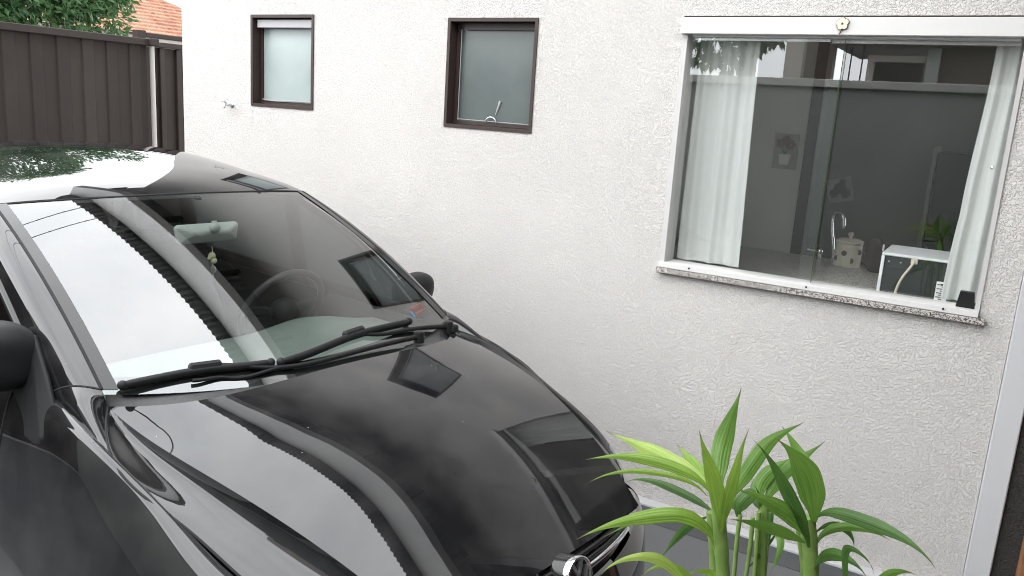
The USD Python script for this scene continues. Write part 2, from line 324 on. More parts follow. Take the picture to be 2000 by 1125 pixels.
part(w1, 'top_rail', box(a0 + 0.01, a1 - 0.004, D + 0.018, D + 0.05, b1 - 0.052, b1 - 0.006, 0.003), 'grey_metal_trim')
part(w1, 'sealant', tube(smoothline([(a0 + 0.02, D + 0.052, b0 + 0.024), (a0 + 0.15, D + 0.051, b0 + 0.018), (a0 + 0.3, D + 0.052, b0 + 0.023), (a1 - 0.02, D + 0.051, b0 + 0.018)]), 0.004), 'grey_sealant')
w2, (a0, a1, b0, b1) = small_window(-2.535, -2.012, 1.680, 2.2155, 'frosted_dark', 'small brown framed window with dark frosted glass, in the middle of the wall', 0)
part(w2, 'top_rail', box(a0 + 0.05, a1 - 0.004, D + 0.045, D + 0.052, b1 - 0.034, b1 - 0.020), 'brown_metal')
part(w2, 'sash_bead', join(tube([(a0 + 0.028, D + 0.053, b0 + 0.02), (a0 + 0.028, D + 0.053, b1 - 0.03)], 0.0022), tube([(a0 + 0.028, D + 0.053, b0 + 0.024), (a1 - 0.014, D + 0.053, b0 + 0.02)], 0.0022)), 'grey_sealant')
cx = a0 + 0.235
part(w2, 'latch', tube([(cx + 0.032 * math.cos(t), D + 0.047, b0 + 0.016 + 0.028 * math.sin(t)) for t in np.linspace(0, np.pi, 12)], 0.0035), 'satin_steel')
part(w2, 'lever', tube([(cx + 0.018, D + 0.0625, b0 + 0.055), (cx + 0.03, D + 0.0615, b0 + 0.09), (cx + 0.042, D + 0.061, b0 + 0.125)], [0.003, 0.006, 0.007]), 'grey_sealant', smooth=True)

# the wide sliding window
X0, X1, Z0, Z1 = -1.298, -0.022, 1.120, 2.220
w3 = part(hs, 'window', extrude_xz(rect(X0, X1, 1.137, 2.216).difference(rect(X0 + .024, X1 - .016, 1.158, 2.15)), D - 0.006, D + 0.112), 'frame_grey', label='wide sliding kitchen window with white frame and granite sill')
part(w3, 'top_track', join(box(X0 - 0.002, 0.10, D - 0.030, D + 0.004, 2.148, 2.214, 0.002), box(X0 + .04, X1 - .03, D + 0.010, D + 0.10, 2.140, 2.1495)), 'white_aluminium')
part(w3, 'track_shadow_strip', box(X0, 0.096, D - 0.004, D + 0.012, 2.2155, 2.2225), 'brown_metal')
part(w3, 'bottom_track', join(box(X0, X1, D - 0.022, D + 0.016, 1.138, 1.1615, 0.0015), box(X0 + 0.031, X1 - 0.019, D + 0.017, D + 0.10, 1.1585, 1.161)), 'white_aluminium')
part(w3, 'sill', box(X0 - 0.004, 0.002, D - 0.026, D + 0.118, 1.113, 1.136, 0.002), 'granite')
for x in (-1.150, -0.647, -0.141):
    part(w3, 'screw', lathe([(0, -0.0005), (0.0042, -0.0005), (0.0042, 0.002)], (x, D - 0.0235, 1.152), 10, 'y'), 'gap_black')
part(w3, 'pane', grid(np.array([[(x, D + .032, z) for z in (1.1615, 2.1395)] for x in (X0 + .024, -.643)])), 'window_glass')
part(w3, 'pane', grid(np.array([[(x, D + .056, z) for z in (1.1615, 2.1395)] for x in (-.70, X1 - .0165)])), 'window_glass')
part(w3, 'pane_edge', box(-0.6428, -0.6412, D + 0.0285, D + 0.0355, 1.163, 2.138), 'leaf_dark')
part(w3, 'glass_rail', join(box(X0 + 0.03, -0.70, D + 0.040, D + 0.048, 2.128, 2.139), box(-0.70, X1 - 0.028, D + 0.064, D + 0.072, 2.126, 2.139)), 'satin_steel')
part(w3, 'knob', join(lathe([(0, -0.012), (0.007, -0.010), (0.0085, -0.004), (0.006, 0), (0.006, 0.01)], (-0.067, D + 0.05, 1.691), 14, 'y')), 'chrome', smooth=True)
part(w3, 'corner_lock', extrude_xz(Polygon([(-0.104, 1.160), (-0.040, 1.160), (-0.048, 1.222), (-0.096, 1.222)]), D + 0.020, D + 0.05), 'black_plastic')

# flower ornament on the track
fl = thing('flower_ornament', 'small cream wooden flower with brown stem on the white window track', 'ornament', (-0.650, D - 0.032, 2.165))
pet = []
for k in range(5):
    a = math.radians(90 + 72 * k + 8)
    pet.append(Point(-0.650 + 0.0125 * math.cos(a), 2.189 + 0.0125 * math.sin(a)).buffer(0.0105))
from shapely import union_all
shp = union_all(pet)
part(fl, 'backing', extrude_xz(shp.buffer(0.0024), D - 0.0345, D - 0.0302), 'flower_brown')
part(fl, 'petals', extrude_xz(shp, D - 0.040, D - 0.0348), 'flower_cream')
part(fl, 'centre', sphere((-0.650, D - 0.041, 2.189), 0.004, 1), 'flower_brown')
part(fl, 'stem', tube([(-0.652, D - 0.036, 2.167), (-0.653, D - 0.036, 2.158), (-0.657, D - 0.036, 2.150)], 0.0025), 'flower_brown')

# garden tap on the wall
tp = thing('garden_tap', 'chrome garden tap with cross handle on the white wall', 'tap', (-4.11, D, 1.705))
def tpart(p, n, m, *k, **q):
    v, f = va(m); c = np.array([-4.13, D, 1.70]); part(p, n, ((v - c) * .62 + c + [-.02, 0, .004], f), *k, **q)
tpart(tp, 'flange', lathe([(0, 0.0), (0.026, 0), (0.026, -0.005), (0.012, -0.012), (0.012, -0.065)], (-4.11, D, 1.700), 16, 'y'), 'satin_steel', smooth=35)
tpart(tp, 'body', join(tube([(-4.11, D - 0.05, 1.700), (-4.11, D - 0.085, 1.700), (-4.11, D - 0.10, 1.688), (-4.11, D - 0.103, 1.668)], 0.011), sphere((-4.11, D - 0.06, 1.703), 0.016)), 'satin_steel', smooth=True)
hd = [tube([(-4.11, D - 0.07, 1.705), (-4.11, D - 0.10, 1.742)], 0.007)]
for k in range(4):
    a = math.radians(45 + 90 * k); c = np.array([-4.11, D - 0.10, 1.742]); e1 = np.array([1, 0, 0]); e2 = np.array([0, 0.78, 0.63])
    hd += [tube([c, c + 0.026 * (math.cos(a) * e1 + math.sin(a) * e2)], 0.005), sphere(c + 0.028 * (math.cos(a) * e1 + math.sin(a) * e2), 0.008, 1)]
tpart(tp, 'handle', join(*hd), 'satin_steel', smooth=True)

# ------------------------------------------------------------------ the house's eave: corrugated roofing on a pale fascia beam
AX0, AX1, AYE, AZ = -4.95, 3.0, 2.74, 3.80
def sheet(x0, x1, lift):
    n = int((x1 - x0) / 0.008); xs = np.linspace(x0, x1, n); ys = np.linspace(AYE, D + 3.0, 4)
    P = np.stack(np.broadcast_arrays(xs[:, None], ys[None], 0.0), -1).astype(float)
    P[..., 2] = AZ + 0.020 + 0.06 * (P[..., 1] - AYE) + 0.016 * np.sin(2 * np.pi * P[..., 0] / 0.077) + lift
    Q = P.copy(); Q[..., 2] += 0.0015
    return join(grid(P, True), grid(Q))
rfp = part(hs, 'roof', box(AX0 + 0.02, AX1 - 0.02, 2.885, 2.98, 3.24, AZ - 0.006, 0.004), 'awning_beam')
edges = np.linspace(AX0, AX1, 9)
for k in range(8):
    part(rfp, 'roofing_sheet', sheet(edges[k] - (0.04 if k else 0), edges[k + 1], 0.004 * (k % 2)), 'awning_sheet', smooth=40)
for x in np.arange(AX0 + 0.06, AX1 - 0.05, 0.98):
    part(rfp, 'rafter', box(x, x + 0.05, 2.982, D - 0.002, AZ - .14, AZ - .004, 0.003), 'dark_timber')
part(hs, 'soffit', box(AX0 + .02, AX1 - .02, 2.832, D + 5, AZ + .27, AZ + .285) if False else box(WL + .16, 3.1, D + .17, D + 5, 2.66, 2.70), 'white_smooth')

# a dark covered porch to the right of the viewer, seen in the bonnet's reflections
po = thing('porch', 'dark covered porch to the right of the driveway', 'porch', (2.2, 0.4, 0))
part(po, 'wall', box(2.0, 2.15, -1.25, D - .1, 0, 2.8), 'dark_stucco')
part(po, 'roof', box(0.20, 2.6, -1.5, D - .1, 2.81, 2.95, .01), 'dark_timber')
part(po, 'post', box(.30, .42, -1.24, -1.12, 0, 2.808, .005), 'dark_timber')

# ------------------------------------------------------------------ opposite side: boundary wall, neighbour, planting (seen in reflections; upper floor added to block sky)
bw = thing('boundary_wall', 'grey rendered boundary wall with cement coping behind the viewer', 'wall', (-2, -1.3, 0))
part(bw, 'wall', box(-6.2, 1.95, -1.45, -1.3, 0, 2.175), 'grey_render')
part(bw, 'coping', box(-6.2, 1.95, -1.49, -1.26, 2.1755, 2.25, 0.006), 'coping_cement')
nb = thing('neighbour_building', 'pale neighbouring building with dark porch behind the boundary wall', 'building', (-1.5, -8, 0))
part(nb, 'wall', box(-3.46, -3.18, -7.4, -7.0, 0, 6.5), 'pale_render')
part(nb, 'wall', box(-3.175, -2.755, -7.44, -7.2, 0, 6.5), 'dark_timber', label='dark cladding beside the pale pillar')
part(nb, 'wall', box(-2.22, -1.4, -7.4, -7.1, 0, 2.96), 'pale_render')
part(nb, 'recess', box(-2.10, -1.42, -7.09, -7.05, 0, 2.86), 'gap_black')  # black panel on the wall face, drawn for the shade of a recess
part(nb, 'post', box(-1.38, -1.2, -7.2, -7.0, 0, 3.08), 'grey_render')
part(nb, 'wall', box(-1.2, 4.0, -7.4, -7.15, 0, 3.08), 'dark_timber')
part(nb, 'roof', box(-2.75, 4.2, -9.5, -6.8, 3.085, 3.3, 0.01), 'dark_timber')
part(nb, 'upper_floor', box(-3.4, 6.5, -9.5, -7.45, 3.302, 10.5), 'pale_render')  # unseen storey, made tall to cut sky light on the house front
for x in (-2.47, -2.3): part(nb, 'bar', tube([(x, -7.1, 2.3), (x, -7.1, 3.085)], 0.012, 6), 'black_plastic')

def leaf_cloud(centres, n, size, seed, droop=0.0):
    g = np.random.default_rng(seed); V, F = [], []
    cen = np.array([c[:3] for c in centres]); rad = np.array([c[3] for c in centres])
    pick = g.choice(len(cen), n, p=rad ** 2 / (rad ** 2).sum())
    d = g.normal(size=(n, 3)); d /= np.linalg.norm(d, axis=1, keepdims=True)
    r = rad[pick] * (0.55 + 0.45 * g.random(n) ** 0.5) * (0.85 + 0.3 * meshkit.noise(d * 2.5 + cen[pick]))
    c = cen[pick] + d * r[:, None] * [1, 1, 0.85]
    ax = d + 0.8 * g.normal(size=(n, 3)) + [0, 0, -0.3 - droop]; ax /= np.linalg.norm(ax, axis=1, keepdims=True)
    sd_ = np.cross(ax, d + 0.9 * g.normal(size=(n, 3))); sd_ /= np.linalg.norm(sd_, axis=1, keepdims=True)
    L = size * (0.7 + 0.6 * g.random(n))[:, None]; W = L * 0.38
    nn = np.cross(ax, sd_)
    v = np.stack([c, c + ax * L * 0.5 + sd_ * W * 0.5 + nn * L * .06, c + ax * L, c + ax * L * 0.5 - sd_ * W * 0.5 + nn * L * .06], 1).reshape(-1, 3)
    i = np.arange(n) * 4
    return v, np.vstack([np.stack([i, i + 1, i + 2], 1), np.stack([i, i + 2, i + 3], 1)])
def tree(name, label, base, centres, n, size, seed, trunk_r=0.16):
    t = thing(name, label, 'tree', base)
    top = np.array(centres[0][:3])
    limbs = [tube(smoothline([base, (np.array(base) + top) / 2 + [0.08, 0.1, 0], top], 12), np.linspace(trunk_r, 0.05, 12))]
    fork = np.array(base) * 0.45 + top * 0.55
    for c in centres[1:]:
        limbs.append(tube(smoothline([fork, (fork + np.array(c[:3])) / 2 + [0, 0, 0.12], c[:3]], 8), np.linspace(trunk_r * 0.45, 0.02, 8)))
    part(t, 'trunk', join(*limbs), 'bark', smooth=True)
    part(t, 'crown', leaf_cloud(centres, n, size, seed), 'tree_leaf')
tree('garden_tree', 'leafy green tree standing behind the dark metal fence', (-9.6, 4.6, 0),
     [(-9.6, 4.5, 3.9, 1.1), (-9.5, 3.6, 3.5, 1.05), (-9.3, 5.2, 3.3, 0.8), (-9.4, 4.7, 3.0, 0.85), (-9.7, 2.6, 3.5, 1.1), (-9.1, 3.9, 2.75, 0.75), (-9.1, 3.1, 2.7, 0.7), (-9.9, 5.0, 4.3, 0.85), (-9.3, 6.05, 3.25, 0.55), (-9.15, 5.2, 2.65, 0.55), (-9.2, 5.9, 2.95, .4), (-9.2, 5.75, 2.6, .42), (-9.4, 2.0, 3.0, 0.9), (-9.1, 4.5, 2.6, 0.6), (-9.2, 5.55, 2.85, 0.45)], 46000, 0.095, 3)
tree('street_tree', 'dark leafy tree beyond the boundary wall behind the viewer', (-4.2, -7.6, 0), [(-4.2, -7.6, 4.0, 1.0), (-3.9, -7.3, 3.6, 0.6), (-4.8, -7.6, 3.5, 0.9), (-4.5, -7.4, 4.7, 0.9)], 5000, 0.2, 5)

for cxx, cz, lb in ((-5.95, 6.5, 'thin black overhead cable crossing the sky nearer the house front'), (-6.48, 6.55, 'thin black overhead cable crossing the sky farther from the house front')):
    single('overhead_cable', tube([(cxx, yy, cz + .0012 * (yy - 3) ** 2) for yy in np.linspace(-22, 28, 40)], 0.012, 6), 'cable_black', lb, 'cable')

# ------------------------------------------------------------------ dark metal fence across the end of the driveway
FX = -6.3
fc = thing('metal_fence', 'dark brown ribbed sheet metal fence closing the driveway end', 'fence', (FX, 2.0, 0))
ztop = 2.165
y = -1.45
while y < 4.40:
    w = 0.20                                           # one profiled sheet: flat pan, raised rib, lapped over its neighbour
    for q in (0, 1):
        y0 = y + q * .1
        prof = np.array([(y0 - .004, 0.0), (y0 + .10, 0.0)] if q == 0 else [(y0 - .006, -.002), (y0 + .006, .011), (y0 + .094, .011), (y0 + .106, -.002)])
        prof = np.clip(prof, [-9, -9], [4.415, 9])
        if prof[-1, 0] - prof[0, 0] < .02: continue
        P = np.array([[(FX + o, yy, z) for z in (0.04, ztop - 0.03)] for yy, o in prof])
        part(fc, 'board', join(grid(P), grid(P - [0.002, 0, 0], True)), random.choice(('fence_paint', 'fence_paint_worn', 'fence_paint_dark')))
    y += w

part(fc, 'cap_rail', box(FX - 0.045, FX + 0.05, -1.45, 4.42, ztop - 0.055, ztop, 0.004), 'fence_paint')
part(fc, 'bottom_rail', box(FX - 0.03, FX + 0.03, -1.45, 4.42, 0.0, 0.05, 0.004), 'fence_paint')
part(fc, 'post', tube([(FX + 0.045, 4.435, 0), (FX + 0.045, 4.435, 2.11)], 0.019, 12), 'galvanised', smooth=40, label='thin pale galvanised post at the end of the fence')
part(fc, 'post_bracket', box(FX + 0.0, FX + 0.09, 4.40, 4.475, 2.112, 2.170, 0.004), 'fence_paint')
gt = thing('metal_gate', 'narrow dark brown metal gate between the pale post and the house', 'gate', (FX - 0.3, 4.8, 0))
GX = FX - 0.30
y = 4.62
while y < 5.75:
    part(gt, 'panel', join(box(GX - 0.01, GX + 0.0, y, y + 0.115, 0.05, 2.12), box(GX - 0.01, GX + 0.03, y + 0.117, y + 0.165, 0.05, 2.12, 0.004)), 'fence_paint')
    y += 0.17
part(gt, 'rail', box(GX - 0.03, GX + 0.04, 4.6, 5.8, 2.122, 2.165, 0.004), 'fence_paint')
part(gt, 'rail', box(GX - 0.03, GX + 0.04, 4.6, 5.8, 2.195, 2.235, 0.004), 'fence_paint')
part(gt, 'rail', box(GX - 0.03, GX + 0.04, 4.6, 5.8, 0.0, 0.048, 0.004), 'fence_paint')
part(gt, 'post', box(GX - 0.04, GX + 0.045, 4.52, 4.598, 0, 2.25, 0.004), 'fence_paint')

# ------------------------------------------------------------------ house with a clay tile roof behind the fence
th = thing('tiled_house', 'pale house with orange clay tile hip roof behind the fence', 'house', (-46, 28, 0))
EXX, EZ = -40.0, 4.39
Ylo, Yhi, RX, RZ = 20.0, 36.8, -48.0, 8.39
slope = (RZ - EZ) / (EXX - RX)
part(th, 'wall', box(-55, EXX - 0.5, Ylo + 0.5, Yhi - 0.5, 0, EZ - 0.02), 'pale_render')
L = EXX - RX
def rp(s, yy, lift=0): return (EXX - s, yy, EZ + slope * s + lift)      # s metres inwards from the eave
hipL = lambda s: Ylo + s; hipR = lambda s: Yhi - s
rf = part(th, 'roof', (np.array([rp(0, Ylo), rp(0, Yhi), rp(L, Yhi - L), rp(L, Ylo + L), (-56, Ylo, EZ), (-56, Yhi, EZ)]), np.array([[0, 1, 2], [0, 2, 3], [1, 5, 2], [0, 3, 4], [3, 2, 5], [3, 5, 4]])), 'clay_c')
def tile(s, yy, g):
    w, l = 0.215, 0.48
    a = np.linspace(0, np.pi, 6); P = []
    lift = 0.012 + 0.014 * g.random(); dy = (g.random() - .5) * 0.012; ds = (g.random() - .5) * 0.03
    for j, (so, sc) in enumerate(((-0.05, 1.0), (l - 0.05, 0.86))):
        for t in a: P.append(rp(s + ds + so, yy + dy - math.cos(t) * w * 0.5 * sc, lift + 0.055 * sc * math.sin(t) + (0.10 if j == 0 else 0.0)))
    P = np.array(P); f = []
    for t in range(5): f += [[t, t + 1, 6 + t + 1], [t, 6 + t + 1, 6 + t]]
    n = len(P); P = np.vstack([P, P[:6] - [0, 0, 0.11]])
    for t in range(5): f += [[t + 1, t, n + t], [t + 1, n + t, n + t + 1]]
    return P, np.array(f)
g = np.random.default_rng(11)
near, far = [], []
for i in range(17):
    s = 0.02 + i * 0.42
    yy = max(hipL(s), 25.0) + 0.1
    while yy < hipR(s) - 0.05:
        (near if yy > 29.5 and i < 13 else far).append((tile(s, yy, g), i)); yy += 0.225
for (m, i) in near[:300]: part(rf, 'tile', m, random.choice(('clay_a', 'clay_b', 'clay_a', 'clay_c')))
part(rf, 'tile_rows', join(*[m for m, i in far + near[300:]]), 'clay_b', kind='stuff')
for i in range(22):
    s = i * 0.36
    part(rf, 'hip_tile', tube([rp(s - .03, hipR(s - .03), 0.07), rp(s + 0.38, hipR(s + 0.38), 0.055)], [0.11, 0.09], 8), random.choice(('clay_a', 'clay_b')))

# ------------------------------------------------------------------ the car (own frame: x forward, y to its left, z up; origin on the ground below the rear edge of the bonnet)
car = thing('car', 'black glossy hatchback parked beside the white wall facing right', 'car', (-1.6690, 1.8259, 0), -8.2512)
MIR = np.array([1, -1, 1.0])
HC = dict(x=-0.9335, b=0.1066, y=0.5974, z=1.4075, c=0.0258)      # roof header
def header(u): return np.array([HC['x'] - HC['b'] * u * u, u * HC['y'], HC['z'] - HC['c'] * u * u])
def ws(u, v, bul=0.03):
    hd = header(u)
    bs = np.array([-0.045 + (-0.2184 + 0.02 + 0.045) * u * u, u * 0.652, 0.965 + 0.032 * u * u])
    return (1 - v) * bs + v * hd + bul * 4 * v * (1 - v) * np.array([.5, 0, .86])
def wsn(u, v):
    e = 1e-3; n = np.cross(ws(u + e, v) - ws(u - e, v), ws(u, v + e) - ws(u, v - e)); n /= np.linalg.norm(n)
    return n if n[2] > 0 else -n
hk, pb = np.array([-0.1772, 0.6483, 0.955]), np.array([-0.2184, 0.6638, 1.0105])

# windshield
U, Vv = np.linspace(-1, 1, 61), np.linspace(-0.02, 1, 41)
wsh = part(car, 'windshield', grid(np.array([[ws(u, v) for v in Vv] for u in U])), 'windshield_glass', smooth=True)
def ws_strip(us, vs, lift):
    return grid(np.array([[ws(u, v) + lift * wsn(u, v) for v in vs] for u in us]))
for s in (-1, 1):
    part(wsh, 'edge_moulding', ws_strip(s * np.linspace(0.945, 1.0, 5), np.linspace(0.0, 1, 41), 0.003), 'gloss_black', smooth=True)
part(wsh, 'shade_band', ws_strip(np.linspace(-0.945, 0.945, 41), np.linspace(0.975, 1.0, 3), -0.002), 'gap_black', smooth=True)
part(wsh, 'shade_band', ws_strip(np.linspace(-0.945, 0.945, 41), np.linspace(-0.02, 0.05, 4), -0.002), 'gap_black', smooth=True)
part(wsh, 'sensor_mount', ws_strip(np.linspace(0.03, 0.07, 3), np.linspace(0.955, 0.975, 3), 0.003), 'gap_black')

# bonnet
Ks = CubicSpline([0, .46, .8, 1.0], [[-.1772, .6483, .955], [.250, .605, .8890], [.598, .514, .7900], [.8339, .431, .6677]])
Gs = CubicSpline([0, .12, .40, .74, 1.0], [hk, [.0036, .7269, .9062], [.2812, .6999, .8181], [.5748, .6326, .7092], [.7304, .4973, .6863]])
Cx = CubicSpline([0, .35, .7, 1.0], [.0143, .315, .5577, .858])
Cr = CubicSpline([0, .2, .5, .8, 1.0], [.0361, .0365, .0223, .0157, .0124])
Pw = PchipInterpolator([0, .3, 1.0], [4.776, 3.229, 2.3])
def bonnet(s, u):
    """u: 0 centre, 1 crease, 2 shut line"""
    a = abs(u); K = Ks(s)
    if a <= 1:
        p = np.array([Cx(s) + (K[0] - Cx(s)) * a ** Pw(s), K[1] * a, K[2] + Cr(s) * (1 - a * a)])
    else:
        w = a - 1; G = Gs(s); p = K + (G - K) * w
        d = np.linalg.norm(G - K); p = p + np.array([0, .5, .6]) * -0.30 * min(1, s / .10) * d * 6.75 * w * (1 - w) ** 2 / 1.2
    return p * (1, -1 if u < 0 else 1, 1)
SS = np.linspace(0, 1, 81)
UU = np.r_[-np.linspace(2, 1, 17)[:-1], np.linspace(-1, 1, 61), np.linspace(1, 2, 17)[1:]]
bon = part(car, 'bonnet', grid(np.array([[bonnet(s, u) for u in UU] for s in SS]), True), 'car_paint', smooth=7)

# side bodies: section lines through stations
ST = [  # stations front -> rear; each: shut line / belt, shoulder, side, lower side, sill
 [(.7304, .4973, .6863), (.722, .585, .625), (.715, .668, .535), (.735, .668, .42), (.735, .655, .25)],
 [(.5748, .6326, .7092), (.53, .705, .708), (.52, .772, .58), (.53, .785, .42), (.52, .77, .24)],
 [(.2812, .6999, .8181), (.25, .738, .812), (.25, .792, .67), (.25, .818, .45), (.25, .79, .22)],
 [(.0036, .7269, .9062), (-.01, .760, .882), (0, .803, .70), (0, .828, .45), (0, .80, .20)],
 [(-.36, .718, .955), (-.36, .764, .905), (-.36, .812, .70), (-.36, .834, .45), (-.36, .80, .20)],
 [(-1.0, .725, .965), (-1.0, .772, .912), (-1.0, .818, .70), (-1.0, .838, .45), (-1.0, .80, .20)],
 [(-1.75, .725, .975), (-1.75, .775, .92), (-1.75, .818, .70), (-1.75, .836, .45), (-1.75, .80, .20)],
 [(-2.40, .69, .985), (-2.40, .748, .93), (-2.40, .80, .72), (-2.40, .81, .45), (-2.40, .78, .22)],
 [(-2.84, .585, .985), (-2.89, .64, .93), (-2.95, .71, .72), (-2.96, .72, .45), (-2.94, .70, .26)]]
ST = np.array(ST)
tk = np.r_[0, np.cumsum(np.linalg.norm(np.diff(ST[:, 0], axis=0), axis=1))]
SPL = CubicSpline(tk, ST, axis=0)
def x_to_t(x): 
    q = np.linspace(0, tk[-1], 600); return np.interp(-x, -SPL(q)[:, 0, 0], q)
def side(t0, t1, n, s, k0=0.0, k1=4.0, m=46):
    T = np.linspace(t0, t1, n); P = SPL(T)                          # n,5,3
    kk = np.linspace(k0, k1, m)
    P = CubicSpline(np.arange(5), P, axis=1, bc_type='natural')(kk)
    return P * (1, s, 1)
WHEELS = [(0.20, 0.30), (-2.27, 0.30)]
def arch_cut(P):
    v, f = grid(P); c = v[f].mean(1)
    keep = np.ones(len(f), bool)
    for wx, wz in WHEELS: keep &= (c[:, 0] - wx) ** 2 + (c[:, 2] - wz) ** 2 > 0.335 ** 2
    f = f[keep]; used, inv = np.unique(f, return_inverse=True)
    return v[used], inv.reshape(f.shape)
tF, tB, tC = x_to_t(-.52), x_to_t(-1.22), x_to_t(-2.0)
for s in (-1, 1):
    part(car, 'front_fender', arch_cut(side(0, tF, 120, s)), 'car_paint', smooth=True)
    dr = part(car, 'front_door', arch_cut(side(tF + .004, tB, 60, s)), 'car_paint', smooth=True)
    rd = part(car, 'rear_door', arch_cut(side(tB + .004, tC, 60, s)), 'car_paint', smooth=True)
    part(car, 'rear_fender', arch_cut(side(tC + .004, tk[-1], 80, s)), 'car_paint', smooth=True)
    for d, x in ((dr, -.55), (rd, -1.36)):
        tt = x_to_t(x - .42); p = side(tt, tt + .14, 8, s, 1.25, 1.25001, 2)[:, 0]
        part(d, 'handle', tube(smoothline(p + [0, s * .012, 0], 10), 0.013), 'car_paint', smooth=True)
    for t in (tF + .002, tB + .002, tC + .002):
        p = side(t, t + 1e-4, 2, s, 0.0, 4, 40)[0]
        part(car, 'shut_line', tube(p, 0.0035, 6), 'gap_black')
    part(car, 'bonnet_gap', tube([Gs(q) * (1, s, 1) - [0, 0, .0015] for q in np.linspace(0, 1, 70)], 0.0036, 6), 'gap_black', smooth=True)
    for wx, wz in WHEELS:
        a = np.linspace(-0.12, np.pi + .12, 40)
        yw = side(x_to_t(wx), x_to_t(wx) + .01, 2, s, 2.2, 2.2001, 2)[0, 0, 1]
        part(car, 'arch_lip', tube(np.stack([wx + .337 * np.cos(a), np.full(40, yw - s * .006), wz + .337 * np.sin(a)], 1), 0.012), 'car_paint', smooth=True)
        w = part(car, 'wheel', lathe([(.17, -.08), (.24, -.095), (.285, -.09), (.30, -.06), (.30, .06), (.285, .09), (.24, .095), (.17, .08)], (wx, s * .725, .30), 40, 'y'), 'rubber', smooth=40)
        spokes = [lathe([(.172, .075), (.165, .08), (.15, .055), (.15, -.06)], (0, 0, 0), 40, 'y')]
        spokes = [lathe([(.172, s * .078), (.178, s * .088), (.16, s * .07), (.155, -s * .06)], (wx, s * .725, .30), 40, 'y')]
        for q in range(5):
            a = 2 * np.pi * q / 5 + .3; c, sn = math.cos(a), math.sin(a)
            spokes.append(tube([(wx + .02 * c, s * .79, .30 + .02 * sn), (wx + .16 * c, s * .785, .30 + .16 * sn)], [.03, .018], 6))
        part(w, 'rim', join(*spokes), 'alloy')

# nose, front bumper
def nose(u, v):
    """u 0..1 from the centre to the corner, v 0 lip .. 4 bottom"""
    e = CubicSpline(np.arange(5), ST[0], axis=0, bc_type='natural')(v)
    cx = np.interp(v, [0, 1, 2, 3, 4], [.868, .893, .935, .945, .92]); cz = np.interp(v, [0, 1, 2, 3, 4], [.704, .625, .50, .38, .20])
    w = u ** 2.4
    p = np.array([cx + (e[0] - cx) * w, e[1] * u, cz + (e[2] - cz) * w])
    if v < 1:                                                       # run into the bonnet's front edge
        q = bonnet(1.0, 2 * u if u < .5 else 1 + (u - .5) * 2) if False else None
    return p
def lip(u):
    yy = u * .4973
    us = np.linspace(0, 2, 120); P = np.array([bonnet(1.0, q) for q in us]); k = np.interp(yy, np.maximum.accumulate(P[:, 1]), us)
    return bonnet(1.0, k)
def nose2(u, v, s=1):
    p = nose(abs(u), v)
    if v < 1: p = (1 - v) * (lip(abs(u)) - [0.0, 0, 0.004]) + v * nose(abs(u), 1.0) if v > 0 else lip(abs(u)) - [0.0, 0, 0.004]
    return p * (1, -1 if u < 0 else 1, 1)
UN = np.linspace(-1, 1, 61)
part(car, 'front_bumper', grid(np.array([[nose2(u, v) for v in np.linspace(1.25, 4, 36)] for u in UN])), 'car_paint', smooth=True)
gr = part(car, 'grille', grid(np.array([[nose2(u, v) - [.012, 0, 0] for v in np.linspace(0, 1.25, 10)] for u in np.linspace(-.62, .62, 31)])), 'gloss_black', smooth=True)
for v in (.3, .62, .95):
    part(gr, 'slat', tube([nose2(u, v) + [-.002, 0, 0] for u in np.linspace(-.6, .6, 25)], 0.009, 6), 'gloss_black', smooth=True)
for s in (-1, 1):
    part(gr, 'chrome_strip', tube([nose2(u, .74) + [.010, 0, 0] for u in s * np.linspace(.13, .60, 20)], 0.0085, 8), 'chrome', smooth=True)
    hl = part(car, 'headlight', grid(np.array([[nose2(u, v) for v in np.linspace(0, 1.25, 10)] for u in s * np.linspace(.62, 1.0, 14)]), s < 0), 'lens', smooth=True)
    part(hl, 'reflector', sphere(nose2(s * .8, .7) - [.03, 0, 0], 0.03, 2), 'chrome', smooth=True)
    # the lens wraps round the corner onto the fender
    t2 = x_to_t(.60)
    part(hl, 'side_lens', grid(side(0, t2, 10, s, .25, 1.8, 10) + [0, s * .0022, .001], s < 0), 'lens', smooth=True)
# emblem: ring with the V over the W
ES = .84
em = np.array([0.905, 0.004, 0.652]); tilt = math.radians(14)
e1, e2, en = np.array([0, -1.0, 0]), np.array([-math.sin(tilt), 0, math.cos(tilt)]), np.array([math.cos(tilt), 0, math.sin(tilt)])
def ep(a, b, c=0.0): return em + ES * (a * e1 + b * e2) + c * en
def disc(r, c0, c1, n=40):
    a = np.linspace(0, 2 * np.pi, n + 1)
    P = np.array([[ep(rr * math.cos(t), rr * math.sin(t), cc) for t in a] for rr, cc in ((r, c0), (r, c1), (0, c1))])
    return grid(P)
eb = part(car, 'emblem', disc(.062, -.04, .012), 'gloss_black', smooth=30)
ring = np.array([[ep(rr * math.cos(t), rr * math.sin(t), cc) for t in np.linspace(0, 2 * np.pi, 49)] for rr, cc in ((.062, .0), (.064, .010), (.0625, .0185), (.0575, .020), (.053, .0165), (.053, .008))])
part(eb, 'ring', grid(ring), 'chrome', smooth=True)
def bar2(p, q, w=.0105):
    p, q = np.array(p), np.array(q); d = (q - p) / np.linalg.norm(q - p); n = np.array([-d[1], d[0]]) * w / 2
    c = [p + n, q + n, q - n, p - n]
    v = [ep(*k, .0095) for k in c] + [ep(*(np.array(k) * 1.0), .0165) for k in c]
    return trimesh.convex.convex_hull(np.array(v))
part(eb, 'letter', join(bar2((-.024, .047), (-.0025, .006)), bar2((.024, .047), (.0025, .006))), 'badge_chrome')
